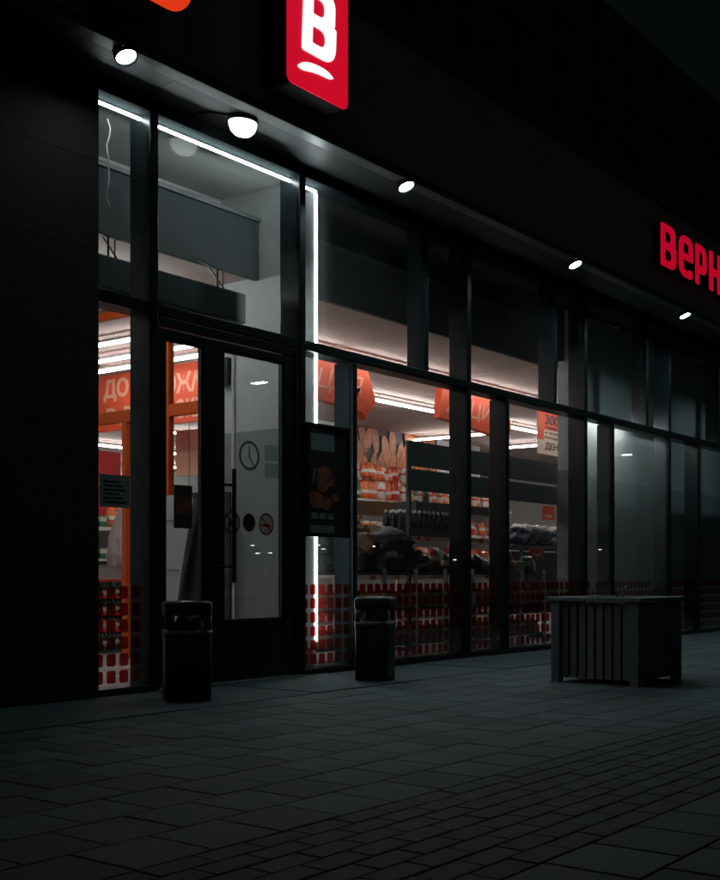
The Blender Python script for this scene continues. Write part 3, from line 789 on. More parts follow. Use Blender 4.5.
# ================================================================== INSIDE THE SHOP
# air curtain above the door
t = empty('air_curtain', (5.95, .4, 2.78), 'long dark grey air curtain hanging above the entrance door', 'air heater')
q = MB(); q.box(5.22, 6.70, .34, .58, 2.80, 3.035, .012); q.build('casing', 'grey_steel_post', t)
q = MB(); q.box(5.3, 6.62, .38, .52, 2.775, 2.80, .004); q.build('grille', 'shelf_dark', t)
for x in (5.4, 6.5):
    q = MB(); q.tube((x, .46, 3.03), (x, .46, 3.22), .009, n=8); q.tube((x, .46, 3.21), (x, .71, 3.33), .009, n=8); q.tube((x + .12, .46, 3.03), (x + .12, .71, 3.33), .008, n=8); q.tube((x + .06, .46, 3.03), (x + .06, .46, 3.2), .006, n=6); q.tube((x + .06, .46, 3.2), (x + .15, .46, 3.23), .005, n=6); q.build('hanger_rod', 'bin_metal', t)
t = empty('security_camera', (4.98, .55, 2.05), 'small dark dome camera on an arm inside the narrow side window', 'camera')
q = MB(); q.tube((4.6, .55, 2.13), (4.97, .55, 2.13), .014); q.lathe([(0, .12), (.05, .11), (.055, .05), (.04, .0), (0, -.02)], (5.02, .55, 2.05), 14); q.build('head', 'bin_metal', t)
q = MB(); q.tube((4.42, .55, 2.13), (4.60, .55, 2.13), .02); q.build('arm', 'bin_metal', t)
# wiggling cable behind the upper side pane
q = MB(); pts = [(5.20 + .012 * math.sin(k * 1.3), .22 + .01 * math.cos(k * 2.1), 3.93 - k * .06) for k in range(11)]
q.path(pts, .005); q.build('loose_cable', 'bag_white', None, 'thin pale cable dangling behind the upper side pane', 'cable')

# ceiling light tubes
def tube_lamp(a, b, label, group='ceiling tube lamps', m='tube_white'):
    a = Vector(a); b = Vector(b); t = empty('tube_lamp', ((a.x + b.x) / 2, (a.y + b.y) / 2, a.z), label, 'lamp', group)
    q = MB(); q.tube(a + Vector((0, 0, .034)), b + Vector((0, 0, .034)), .020, n=8); q.build('housing', 'shelf_white', t)
    q = MB(); q.tube(a, b, .018, n=10); q.build('tube', m, t)
    m1 = (a * .8 + b * .2); m2 = (a * .2 + b * .8)
    q = MB()
    for m_ in (m1, m2): q.tube((m_.x, m_.y, a.z + .05), (m_.x, m_.y, CZ), .004, n=5)
    q.build('suspension_wire', 'shelf_white', t)
L1 = 'white tube lamp hung level with the shop front over the near aisle'
for a, b in ((9.6, 12.35), (12.55, 14.45), (16.3, 17.9)): tube_lamp((a, 3.65, 3.24), (b, 3.65, 3.24), L1)
L2 = 'white tube lamp running front to back near the bread wall'
tube_lamp((17.1, 4.4, 3.24), (17.1, 5.95, 3.24), L2)
tube_lamp((19.2, 2.2, 3.24), (19.2, 5.5, 3.24), 'white tube lamp running front to back beyond the price banner')
L3 = 'white tube lamp running front to back beside the orange inner door'
for x, a, b in ((8.0, 2.7, 6.5), (8.62, 2.7, 5.4), (9.05, 2.7, 5.0)): tube_lamp((x, a, 3.24), (x, b, 3.24), L3, m='tube_soft')
L4 = 'white tube lamp far down the shop seen over the red end panel'
for y in (8.6, 11.1, 13.3):
    for x in (10.5, 13.6, 16.7): tube_lamp((x, y, 3.24), (x + 2.6, y, 3.24), L4)
tube_lamp((4.95, 1.6, 3.24), (6.9, 1.6, 3.24), 'white tube lamp in the entrance lobby ceiling', m='tube_cool')
L5 = 'white tube lamp just in front of the slanted orange banners'
for a, b in ((7.6, 9.9), (10.1, 12.4), (12.6, 14.9), (15.1, 17.4)): tube_lamp((a, 2.0, 3.24), (b, 2.0, 3.24), L5, m='tube_soft')  # added out of sight to brighten the near ceiling and the banners
# added tube, out of view, brightening the frosted panes; wide base shades upward
t = empty('added_tube', (13.4, .57, 2.8), 'short wall tube in the closed side room behind the frosted panes', 'lamp')
q = MB(); q.tube((12.85, .42, 2.765), (14.25, .42, 2.765), .016, n=10); q.build('tube', 'side_fill_tube', t)
q = MB(); q.box(12.84, 14.26, .375, .475, 2.783, 2.80); q.box(13.0, 13.01, .475, .598, 2.785, 2.797); q.box(14.1, 14.11, .475, .598, 2.785, 2.797); q.build('base', 'lamp_housing', t)

# banners
t = empty('hanging_banner', (9.5, 4.6, 2.70), 'wide red banner with pale capital lettering beyond the inner door', 'banner')
q = MB(); q.box(9.50, 9.53, 3.30, 5.68, 2.60, 3.30, .002); q.build('panel', 'red_banner' if 'red_banner' in MATS else 'orange_card', t)
q = MB()
vL = (0, -1, 0)
text(q, 'ДО', (9.499, 5.42, 2.965), vL, UP, .47, .285, .003, .035)
text(q, 'ОЖА', (9.499, 4.29, 2.955), vL, UP, .62, .245, .003, .035)
text(q, 'В Д', (9.499, 5.36, 2.655), vL, UP, .50, .23, .003, .03)
text(q, 'ЮСКИ', (9.499, 4.36, 2.655), vL, UP, .74, .23, .003, .03)
q.build('lettering', 'salmon_print', t)
q = MB()
for y in (3.5, 5.4): q.tube((9.515, y, 3.30), (9.515, y, CZ), .004, n=5)
q.build('suspension_wire', 'shelf_dark', t)
def promo(x0, y, label):
    t = empty('promo_banner', (x0 + .9, y, 2.65), label, 'banner', 'slanted orange banners along the near aisle')
    pts = [(x0 + .05, 3.20), (x0, 2.82), (x0 + 1.55, 2.70), (x0 + 1.62, 2.62), (x0 + 1.66, 2.70), (x0 + 1.82, 2.84), (x0 + 1.66, 3.19)]
    q = MB(); q.poly([(a, y, b) for a, b in pts], (0, .10, 0)); q.build('body', 'orange_card', t)
    q = MB(); text(q, 'АКЦИЯ', (x0 + .14, y - .0012, 2.86), (1, 0, -.02), (0.03, 0, 1), 1.42, .27, .0008, .0, .22); q.build('lettering', 'salmon_print', t)
    q = MB()
    for x in (x0 + .3, x0 + 1.4): q.tube((x, y + .05, 3.18), (x, y + .05, CZ), .004, n=5)
    q.build('suspension_wire', 'shelf_dark', t)
promo(9.10, 2.2, 'orange slanted promo banner hanging right of the upright LED tube')
promo(12.28, 2.2, 'orange slanted promo banner hanging above the dark rack boards')
t = empty('price_banner', (15.75, 2.5, 2.6), 'cream and orange banner with the number 300 and dark lettering', 'banner')
q = MB(); q.box(15.40, 16.25, 2.5, 2.52, 2.64, 3.30, .002); q.build('panel', 'cream_card', t)
q = MB(); q.box(15.40, 16.25, 2.494, 2.499, 3.02, 3.30); q.box(15.40, 15.58, 2.494, 2.499, 2.86, 3.018); q.build('colour_field', 'orange_card', t)
q = MB()
for s_, z, h_, x_, w_ in (('300', 3.10, .15, 15.62, .44), ('СКИДОК', 3.03, .045, 15.62, .5), ('И АКЦИЙ', 2.955, .045, 15.62, .5), ('КАЖДЫЙ', 2.88, .05, 15.62, .5), ('ДЕНЬ', 2.70, .13, 15.62, .54)):
    text(q, s_, (x_, 2.4935 if z > 3 else 2.4985, z), EX, UP, w_, h_, .003, .03)
q.build('lettering', 'dark_print', t)
q = MB(); q.box(15.6, 15.62, 2.505, 2.515, 3.3, CZ); q.build('hanger', 'shelf_dark', t)
t = empty('ceiling_disc', (16.6, 4.4, 2.5), 'round orange and white disc sign hanging over the rack boards', 'sign')
q = MB(); q.tube((16.35, 4.38, 2.72), (16.35, 4.42, 2.72), .26, n=24); q.build('disc', 'orange_card', t)
q = MB(); q.tube((16.35, 4.37, 2.72), (16.35, 4.379, 2.72), .19, n=20); q.build('print', 'salmon_print', t)
q = MB(); q.tube((16.35, 4.4, 2.96), (16.35, 4.4, CZ), .004, n=5); q.build('suspension_wire', 'shelf_dark', t)

# bread picture wall: loaves printed large on a board
t = empty('bread_panel', (16.3, 6.0, 2.6), 'large wall panel picturing golden brown bread loaves', 'wall panel')
q = MB(); q.box(15.2, 17.9, 6.0, 6.045, 2.55, 3.335); q.build('board', 'dark_print', t)
rr = random.Random(5)
lay_ = 0
for x in [15.3 + .17 * k for k in range(15)]:
    for zc in rr.sample((2.66, 2.92, 3.2), 2):
        ang = rr.uniform(-.6, .6); L_ = rr.uniform(.20, .30); wd = rr.uniform(.085, .125); n = 16; lay_ += 1
        cx = x + rr.uniform(-.05, .05); cz = zc + rr.uniform(-.05, .05); yy = 5.994 - lay_ * .0011
        def oval(g):
            out = []
            for i in range(n):
                a = 2 * math.pi * i / n; u_ = (wd * g) * math.cos(a) * (1 - .15 * math.sin(a)); v_ = (L_ + wd * (g - 1)) * math.copysign(abs(math.sin(a)) ** .85, math.sin(a))
                out.append((min(max(cx + u_ * math.cos(ang) - v_ * math.sin(ang), 15.2), 17.9), min(max(cz + u_ * math.sin(ang) + v_ * math.cos(ang), 2.555), 3.332)))
            return out
        q = MB(); q.add([(a, yy, b) for a, b in oval(1.14)], [tuple(range(n))]); rim = q.build('loaf_outline_print', 'crust_dark', t)  # slightly larger dark crust outline printed behind each loaf
        q = MB(); q.add([(a, yy - .0006, b) for a, b in oval(1.0)], [tuple(range(n))]); lf = q.build('loaf_print', 'bread_crust', t)
        q = MB(); c_, s_ = math.cos(ang), math.sin(ang)
        for f_ in (-.45, 0, .45):
            bx_, bz_ = cx - f_ * L_ * s_, cz + f_ * L_ * c_
            q2 = [(bx_ - .6 * wd * c_, bz_ - .6 * wd * s_ - .02), (bx_ + .6 * wd * c_, bz_ + .6 * wd * s_ + .03)]
            if all(15.22 < a < 17.88 and 2.57 < b < 3.31 for a, b in q2): bar2(q, q2[0], q2[1], .012, yy - .0009)
        if q.v: q.build('score_print', 'crust_pale', lf)

# ---- goods: prototype meshes shared by all copies
def proto(mb, m): 
    xs = [v[0] for v in mb.v]
    me = mb.mesh('goods', (0, 0, 0)); me.materials.append(MATS[m]); return me
def pouch(w_, d_, h_, seed=0):
    rr = random.Random(seed); mb = MB(); n = 10; vs = []
    prof = [(1, 1, 0), (1.08, 1.15, .25), (1.04, 1.1, .6), (.98, .7, .85), (1.0, .1, 1.0)]
    for sx, sy, sz in prof:
        for k in range(n):
            a = 2 * math.pi * (k + .5) / n; c, s_ = math.cos(a), math.sin(a)
            c = math.copysign(abs(c) ** .6, c); s_ = math.copysign(abs(s_) ** .7, s_)
            vs.append((w_ / 2 * sx * c * (1 + rr.gauss(0, .03)), d_ / 2 * sy * s_ * (1 + rr.gauss(0, .05)), h_ * sz + (rr.gauss(0, .004) if 0 < sz else 0)))
    fs = [(i * n + k, i * n + (k + 1) % n, (i + 1) * n + (k + 1) % n, (i + 1) * n + k) for i in range(4) for k in range(n)]
    fs += [tuple(reversed(range(n))), tuple(range(4 * n, 5 * n))]
    return mb.add(vs, fs, True)
def bottle(h_, r):
    return MB().lathe([(0, 0), (r, 0), (r, .02), (r, h_ * .52), (r * .93, h_ * .6), (r * .42, h_ * .84), (r * .38, h_ * .92), (0, h_ * .92)], (0, 0, 0), 12)
def carton(w_, d_, h_): return MB().box(-w_ / 2, w_ / 2, -d_ / 2, d_ / 2, 0, h_, .004)
ME = {}
def me_of(key, fn, m):
    k = (key, m)
    if k not in ME: ME[k] = proto(fn(), m)
    return ME[k]
def put(name, me, x, y, z, rz, label, cat, group, tilt=0):
    o = bpy.data.objects.new(name, me); COL.objects.link(o); o.location = (x, y, z); o.rotation_euler = (tilt, 0, rz)
    return tag(o, label, cat, group)
def put_bottle(x, y, z, label, group, h_=.30, r=.042, m='bottle_dark'):
    o = put('bottle', me_of(('b', h_, r), lambda: bottle(h_, r), m), x, y, z, 0, label, 'bottle', group)
    c = bpy.data.objects.new('cap', me_of(('c', h_, r), lambda: MB().lathe([(r * .44, h_ * .90), (r * .44, h_), (0, h_)], (0, 0, 0), 10), 'cap_white')); COL.objects.link(c); c.parent = o
    return o
RT = random.Random(77)
def shelf_unit(x0, x1, y0, y1, zs, label, top=None, m='shelf_white', back=True):
    """free-standing shelving, open towards -y"""
    t = empty('shelf_unit', ((x0 + x1) / 2, (y0 + y1) / 2, 0), label, 'shelving')
    H = top or zs[-1] + .3
    if back: q = MB(); q.box(x0, x1, y1 - .02, y1, .06, H); q.build('back_panel', m, t)
    nb = max(1, round((x1 - x0) / 1.25))
    for k in range(nb + 1):
        x = x0 + (x1 - x0) * k / nb; q = MB(); q.box(x - .02, x + .02, y1 - .0, y1 + .04, 0.004, H); q.box(x - .02, x + .02, y0, y1 - .0, .004, .06); q.build('upright', m, t)
    for z in zs:
        q = MB(); q.box(x0 + .003, x1 - .003, y0, y1 - .022, z - .03, z); sh = q.build('shelf', m, t)
        q = MB(); q.box(x0 + .004, x1 - .004, y0 - .012, y0 - .001, z - .045, z + .0); q.build('price_rail', 'shelf_white', sh)
        xx = x0 + .1
        while xx < x1 - .1:
            wt = RT.choice((.05, .06, .08)); q = MB(); q.box(xx, xx + wt, y0 - .016, y0 - .0125, z - .05, z - .005); q.build('price_tag', RT.choice(('cap_white', 'cap_white', 'orange_card', 'red_card')), sh)
            xx += RT.uniform(.14, .32)
    return t

# dark boards of the rack by the window
t = empty('display_rack', (11.4, .93, .0), 'tall rack with two dark grey boards close behind the window', 'rack')
q = MB(); q.box(9.73, 13.2, .90, .92, 1.935, 2.195, .003); q.build('board', 'rack_steel', t)
q = MB(); q.box(9.73, 13.2, .90, .92, 1.68, 1.905, .003); q.build('board', 'rack_steel', t)
for x in (9.80, 11.45, 13.1):
    q = MB(); q.box(x - .02, x + .02, .922, .962, .004, 2.2); q.build('post', 'rack_steel', t)
    q = MB(); q.box(x - .03, x + .03, .93, 1.35, .004, .05); q.build('foot', 'rack_steel', t)

# low shelving right behind the glass, backs towards the street
t = empty('low_shelf', (9.5, .6, 0), 'low dark shelving with its back against the shop window', 'shelving')
for z in (.12, .46, .80):
    q = MB(); q.box(7.72, 11.87, .482, .86, z, z + .025, .003); q.build('shelf', 'shelf_dark', t)
for k in range(9):
    q = MB(); q.box(7.70 + k * .52 - .012, 7.70 + k * .52 + .012, .455, .495, .004, .86, .002); q.build('upright', 'shelf_white', t)
# goods on it: dark sacks and red packs
rr = random.Random(21)
def crumple(seed, a, b, c):
    rq = random.Random(seed); bm = bmesh.new(); bmesh.ops.create_icosphere(bm, subdivisions=4, radius=1)
    ds = [(Vector((rq.gauss(0, 1), rq.gauss(0, 1), rq.gauss(0, 1))).normalized(), fr_, rq.uniform(0, 6), .16 / fr_ ** .72 * rq.uniform(.6, 1.4)) for fr_ in (2.5, 4, 5.5, 7, 9, 12, 15, 19, 24, 30)]
    for v in bm.verts:
        p = v.co.copy(); f_ = 1 + sum(am * (1 - 2 * abs(math.sin(p.dot(d) * fr + ph + 1.3 * math.sin(p.z * 3 + ph)))) for d, fr, ph, am in ds)
        p = Vector([math.copysign(abs(t_) ** .75, t_) for t_ in p]) * f_
        v.co = Vector((p.x * a, p.y * b, max(p.z, -.72) * c + .72 * c))
    mb = MB(); mb.bm(bm, None, True); bm.free(); return mb
for k in range(10):
    x = 7.88 + k * .185 + rr.uniform(-.05, .05); up = 1 if k % 3 == 1 and x < 9.3 else 0
    me = me_of(('s', k % 5), lambda: crumple(k, .24, .16, .10 + .025 * (k % 3)), 'sack_dark' if k % 4 else 'sack_tan')
    put('sack', me, x, .67 + rr.uniform(-.05, .06), .826 + up * .17, rr.uniform(-.7, .7), ('dark grey' if k % 4 else 'tan brown') + ' crumpled sack heaped on the low shelving by the window', 'sack', 'dark sacks by the window', rr.uniform(-.25, .25))
TK = [('brown', 'pack_brown'), ('red', 'pack_red'), ('white', 'pack_white'), ('black', 'bottle_dark'), ('green', 'pack_green'), ('orange', 'pack_orange')]
for row, yy in ((0, .60), (1, .74)):
    x = 9.68 + .05 * row
    while x < 11.8:
        cn, cm = rr.choice(TK); w_, h_ = rr.choice(((.13, .19), (.17, .25), (.12, .15), (.2, .13)))
        me = me_of(('tp', w_, h_), lambda: pouch(w_, .1, h_, 5) if h_ > .14 else carton(w_, .12, h_), cm)
        put('food_packet', me, x + w_ / 2, yy + rr.uniform(-.01, .01), .826, rr.uniform(-.25, .25), '%s food packet standing on top of the low shelving, %s row' % (cn, ('window', 'aisle')[row]), 'packet', 'packets standing on the low shelving', rr.uniform(-.06, .06))
        x += w_ + rr.uniform(.01, .05)
def fruit(r, seed):
    rq = random.Random(seed); mb = MB()
    return mb.lathe([(0, 0), (r * .55, .02 * r), (r * .93, r * .5), (r, r), (r * .86, r * 1.55), (r * .45, r * 1.88), (r * .1, r * 1.8), (0, r * 1.78)], (0, 0, 0), 12)
def PL(k_): return k_ + ('es' if k_ in ('tomato', 'potato') else 's')
KINDS = [('orange', 'fruit_orange', .042), ('red apple', 'fruit_red', .04), ('green apple', 'fruit_green', .04), ('tomato', 'fruit_red', .034), ('lemon', 'fruit_yellow', .033), ('potato', 'fruit_brown', .038)]
for zl, zn in ((.145, 'lower'), (.485, 'middle')):
    for k in range(9):
        cx = 7.98 + k * .45; kn, km, kr = KINDS[(k * 5 + (3 if zl > .3 else 0)) % 6]
        t = empty('produce_crate', (cx, .67, zl), 'slatted crate of %s on the %s board of the low shelving' % (PL(kn), zn), 'crate', 'produce crates on the low shelving')
        for sy in (-1, 1):
            for zz in (.0, .075):
                q = MB(); q.box(cx - .20, cx + .20, .67 + sy * .15 - .005, .67 + sy * .15 + .005, zl + zz + .005, zl + zz + .06); q.build('slat', 'crate_wood', t)
        for sx_ in (-1, 1):
            q = MB(); q.box(cx + sx_ * .206 - .005, cx + sx_ * .206 + .005, .52, .82, zl + .002, zl + .14); q.build('end_board', 'crate_wood', t)
        q = MB(); q.box(cx - .2, cx + .2, .526, .814, zl + .001, zl + .008); q.build('base', 'crate_wood', t)
        me = me_of(('fr', kr), lambda: fruit(kr, k), km)
        for a in range(4):
            for b in range(2 if zl > .3 else 1):
                put('produce', me, cx - .15 + a * .1 + rr.uniform(-.012, .012), .575 + b * .11 + rr.uniform(-.01, .01), zl + .075 + rr.uniform(0, .03), rr.uniform(0, 6), '%s lying in its crate on the %s board of the low shelving' % (kn, zn), 'produce', '%s on the %s board' % (PL(kn), zn), rr.uniform(-.3, .3))

# second shelving: trays of dark bottles, cartons (y about 1.6)
su = shelf_unit(9.3, 13.6, 1.5, 1.95, (.35, .80, 1.24), 'white shelving carrying trays of dark bottles behind the window rack', 1.26, back=False)
rr = random.Random(4)
for r_ in range(3):
    for k in range(14):
        put_bottle(10.52 + k * .094, 1.56 + r_ * .1, 1.24, 'dark bottle with pale cap in the tray on the upper shelf', 'dark bottles on the upper shelf', .30 + (0.0), .042)
for k in range(22):
    put_bottle(10.3 + k * .1, 1.58 + .09 * (k % 2), .80, 'dark bottle with pale cap on the lower shelf', 'dark bottles on the lower shelf', .26, .04)
q = MB(); q.box(10.46, 11.85, 1.505, 1.52, 1.243, 1.33); q.box(10.46, 11.85, 1.82, 1.835, 1.243, 1.33); q.build('bottle_tray', 'shelf_dark', None, 'black tray edge around the dark bottles', 'tray')
for k in range(5):
    o = put('bottle_crate', me_of('crate', lambda: MB().box(-.2, .2, -.15, .15, 0, .11, .01), 'shelf_dark'), 11.05 + k * .42, 1.72, 1.542, rr.uniform(-.05, .05), 'black flat crate lying on top of the dark bottles', 'crate', 'black crates on the bottles')
for k in range(6):
    me = me_of(('cb', k % 2), lambda: carton(.46, .3, .17 + .01 * (k % 2)), 'cardboard')
    put('cardboard_tray', me, 9.7 + k * .48, 2.35, 1.50, rr.uniform(-.03, .03), 'brown cardboard carton standing in a row behind the bottles', 'carton', 'brown cartons in a row')
shelf_unit(9.4, 13.2, 2.15, 2.6, (.4, .95, 1.495), 'white shelving carrying a row of brown cartons', 1.5, back=False)
for k in range(12):
    m = ['pack_white', 'pack_orange', 'pack_brown', 'pack_white'][k % 4]
    me = me_of(('wp', 0), lambda: carton(.2, .16, .1), m)
    put('flat_pack', me, 9.45 + k * .105 * 2.1, 1.68, 1.243 if k < 5 else .803, rr.uniform(-.2, .2), 'flat food pack lying on the bottle shelving', 'packet', 'flat packs on the bottle shelving') if k < 5 else None
# orange mixed packets in front of the bread wall
shelf_unit(13.2, 18.6, 4.8, 5.3, (.5, 1.0, 1.5, 1.98), 'tall white shelving of orange packets below the bread panel', 2.0, back=True)
rr = random.Random(9)
CN = {'pack_orange': 'orange', 'pack_red': 'red', 'pack_green': 'green', 'pack_white': 'white', 'bottle_dark': 'black', 'pack_brown': 'brown', 'pack_blue': 'blue'}
for z, hh, sn in ((2.27, .26, 'leaning on the top row'), (1.98, .30, 'on the top shelf'), (1.5, .26, 'on the middle shelf'), (1.0, .26, 'on the bottom shelf')):
    for k in range(40 if z > 1.9 else 28):
        x = 13.3 + k * .133 + rr.uniform(-.02, .02) if z > 1.9 else 13.3 + k * .187
        m = rr.choice(['pack_orange', 'pack_orange', 'pack_orange', 'pack_red', 'pack_green', 'pack_white', 'pack_white', 'bottle_dark'])
        me = me_of(('op', hh, k % 2), lambda: pouch(.145, .1, hh, k % 2), m)
        put('snack_bag', me, x, 4.95 + rr.uniform(-.06, .06), z + rr.uniform(0, .04) * (z > 2), rr.uniform(-.5, .5), '%s snack bag %s of the tall shelving below the bread panel' % (CN[m], sn), 'packet', '%s snack bags %s' % (CN[m], sn), rr.uniform(-.2, .1) if z > 2 else 0)
# goods seen through the right-hand clear panes
rr = random.Random(14)
for k in range(9):
    me = me_of(('bk', k % 3), lambda: crumple(k + 60, .2, .15, .13), 'sack_dark' if k % 3 else 'pack_blue')
    put('wrapped_bundle', me, 12.5 + k * .3, 1.25 + rr.uniform(-.05, .05), 1.17 + (.0 if k % 2 else .02), rr.uniform(-.5, .5), 'dark plastic wrapped bundle piled on the table behind the clear panes', 'bundle', 'dark wrapped bundles')
t = empty('display_table', (13.8, 1.25, 0), 'dark display table under the wrapped bundles', 'table')
q = MB(); q.box(12.3, 15.3, 1.02, 1.48, 1.12, 1.168, .004); q.build('top', 'shelf_dark', t)
for x in (12.36, 15.24):
    for y in (1.06, 1.44):
        q = MB(); q.box(x - .02, x + .02, y - .02, y + .02, .004, 1.12); q.build('leg', 'shelf_dark', t)
q = MB(); q.box(12.4, 15.2, 1.40, 1.42, .3, 1.1); q.build('back_panel', 'shelf_dark', t)
for k in range(4):
    me = me_of(('wb', k), lambda: crumple(k + 90, .22, .17, .12), 'bag_white')
    put('white_bundle', me, 14.2 + k * .55, 2.1 + .1 * (k % 2), 1.32, rr.uniform(-.5, .5), 'pale plastic wrapped bundle behind the dark ones', 'bundle', 'pale wrapped bundles')
t = empty('display_table', (15, 2.1, 0), 'white display table under the pale bundles', 'table')
q = MB(); q.box(13.8, 16.4, 1.85, 2.4, 1.27, 1.318, .004); q.build('top', 'shelf_white', t)
for x in (13.86, 16.34):
    for y in (1.9, 2.35):
        q = MB(); q.box(x - .02, x + .02, y - .02, y + .02, .004, 1.27); q.build('leg', 'shelf_white', t)
def price_card(x, y, z, w_, h_, label, txt=None, m='red_card'):
    t = empty('price_card', (x, y, z), label, 'price card')
    q = MB(); q.box(x - w_ / 2, x + w_ / 2, y, y + .006, z, z + h_, .001); q.build('card', m, t)
    if txt: q = MB(); text(q, txt, (x - w_ * .42, y - .001, z + h_ * .55), EX, UP, w_ * .84, h_ * .3, .002, .02); q.build('lettering', 'cap_white', t)
    q = MB(); q.box(x - w_ * .3, x + w_ * .3, y - .003, y - .0005, z + h_ * .18, z + h_ * .36); q.build('price_field', 'cap_white', t)
    q = MB(); q.tube((x, y + .003, z - .05), (x, y + .003, z + .01), .005, n=6); q.build('stem', 'shelf_white', t)
price_card(12.05 + .35, .93 - .06, 1.02, .34, .11, 'red price card with white print in front of the dark display table')
price_card(14.9, 2.05, 1.60, .36, .2, 'orange and white price card above the pale bundles', None, 'orange_card')
for k in range(5):
    me = me_of('rb', lambda: pouch(.12, .1, .11, 77), 'pack_red')
    put('red_packet', me, 11.30 + .11 * (k % 3), 1.30 + .04 * k, .98 + .05 * (k // 3), k, 'bright red packet in the small heap behind the narrow pane', 'packet', 'heap of red packets')
t = empty('plinth_stand', (11.4, 1.36, 0), 'white stand under the heap of red packets', 'stand')
q = MB(); q.box(11.1, 11.75, 1.2, 1.5, .9, .975, .004); q.build('top', 'shelf_white', t)
q = MB(); q.box(11.2, 11.65, 1.25, 1.45, .004, .9, .004); q.build('column', 'shelf_white', t)

# ---- left part seen through the lobby
t = empty('end_panel', (11.6, 8.3, 0), 'tall bright red end panel far beyond the entrance lobby', 'panel')
q = MB(); q.box(10.7, 12.25, 8.3, 8.36, .004, 2.75, .005); q.build('panel', 'red_card', t)
q = MB(); q.box(10.7, 12.25, 8.28, 8.38, 2.752, 2.80, .005); q.build('cap_rail', 'shelf_white', t)
def side_shelf(x0, x1, y0, y1, zs, label):
    return shelf_unit(x0, x1, y0, y1, zs, label, zs[-1] + .02, 'shelf_white', True)
side_shelf(8.9, 10.6, 5.3, 5.75, (.2, .6, 1.0, 1.4), 'white shelving of mixed groceries beyond the orange inner door')
rr = random.Random(2)
for z in (.2, .6, 1.0, 1.4):
    x = 8.98
    while x < 10.52:
        w_ = rr.choice([.1, .13, .16]); h_ = rr.choice([.14, .2, .26]); m = rr.choice(['pack_orange', 'pack_brown', 'pack_white', 'pack_red', 'pack_green', 'pack_white', 'bottle_dark', 'pack_brown'])
        me = me_of(('gx', w_, h_), lambda: carton(w_, .14, h_) if h_ < .22 else pouch(w_, .1, h_), m)
        put('grocery_pack', me, x + w_ / 2, 5.43, z, rr.uniform(-.15, .15), 'small %s grocery pack on the %s shelf beyond the orange inner door' % (CN[m], {.2: 'lowest', .6: 'second', 1.0: 'third', 1.4: 'top'}[z]), 'packet', 'groceries beyond the inner door')
        x += w_ + .02
# crumpled white carrier bag hanging near the inner door
t = empty('carrier_bag', (8.1, 3.4, .9), 'crumpled white carrier bag hanging beyond the orange inner door', 'bag')
q = MB(); rr = random.Random(8); n = 16; vs = []
for i, (rx, z) in enumerate([(.03, 1.62), (.05, 1.5), (.10, 1.36), (.16, 1.2), (.19, 1.02), (.17, .90), (.06, .86)]):
    for k in range(n):
        a = 2 * math.pi * k / n; j = 1 + .16 * math.sin(5 * a + i) + rr.gauss(0, .05)
        vs.append((8.1 + rx * j * math.cos(a) * .7, 3.42 + rx * j * math.sin(a) * 1.1, z + rr.gauss(0, .012)))
q.add(vs, [(i * n + k, i * n + (k + 1) % n, (i + 1) * n + (k + 1) % n, (i + 1) * n + k) for i in range(6) for k in range(n)], False); q.build('film', 'bag_white', t)
q = MB(); q.tube((8.1, 3.42, 1.60), (8.1, 3.42, 1.78), .004); q.tube((8.1, 3.40, 1.775), (8.1, 3.9, 1.775), .012); q.tube((8.1, 3.88, .004), (8.1, 3.88, 1.79), .016); q.build('hook_stand', 'shelf_white', t)
# shopping baskets
def basket(x, y, z, label, mcol='pack_white'):
    t = empty('shopping_basket', (x, y, z), label, 'basket', 'stacked shopping baskets')
    q = MB()
    for k in range(9):
        u = -.2 + k * .05
        q.box(x + u - .012, x + u + .012, y - .142, y - .132, z, z + .21); q.box(x + u - .012, x + u + .012, y + .132, y + .142, z, z + .21)
    for k in range(6):
        u = -.12 + k * .048
        q.box(x - .222, x - .212, y + u - .012, y + u + .012, z, z + .21); q.box(x + .212, x + .222, y + u - .012, y + u + .012, z, z + .21)
    q.box(x - .22, x + .22, y - .14, y + .14, z, z + .012); q.box(x - .225, x + .225, y - .145, y - .13, z + .10, z + .125); q.box(x - .225, x - .21, y - .13, y + .13, z + .10, z + .125)
    q.build('cage', mcol, t)
    q = MB()
    for (a, b, c, d_) in ((-.24, .24, -.16, -.128), (-.24, .24, .128, .16), (-.24, -.21, -.126, .126), (.21, .24, -.126, .126)): q.box(x + a, x + b, y + c, y + d_, z + .212, z + .236, .004)
    q.build('rim', 'red_card', t)
for k in range(4): basket(7.75, 3.33, .01 + k * .17, 'red rimmed shopping basket in the stack beside the inner door', ['pack_green', 'pack_white', 'pack_green', 'pack_green'][k])
# white curved security gate seen through the narrow door leaf
t = empty('security_gate', (7.0, 1.9, 0), 'white curved security gate panel behind the narrow door leaf', 'gate')
GATE = [(1.46, .004), (1.44, .3), (1.415, .58), (1.36, .86), (1.28, 1.2), (1.22, 1.44), (1.24, 1.50)]
pts = [(1.80, .004)] + GATE + [(1.80, 1.50)]
q = MB(); q.poly([(6.98, a, b) for a, b in pts], (.06, 0, 0)); q.build('panel', 'white_wall', t)
q = MB(); q.poly([(6.974, a - .002, b) for a, b in GATE] + [(6.974, a - .035, b) for a, b in GATE[::-1]], (.075, 0, 0)); q.build('edge_strip', 'shelf_dark', t)
q = MB(); q.box(6.970, 6.979, 1.32, 1.79, 1.27, 1.282); q.box(6.970, 6.979, 1.40, 1.79, .84, .85); q.build('seam', 'grey_wall', t)
t = empty('lobby_cabinet', (7.14, 1.04, 0), 'dark cabinet against the lobby wall behind the white gate', 'cabinet')
q = MB(); q.box(7.06, 7.24, 1.02, 1.50, .004, 1.52, .006); q.build('carcass', 'shelf_dark', t)
q = MB(); q.box(7.045, 7.058, 1.035, 1.485, .06, 1.50, .004); q.build('door', 'bin_metal', t)
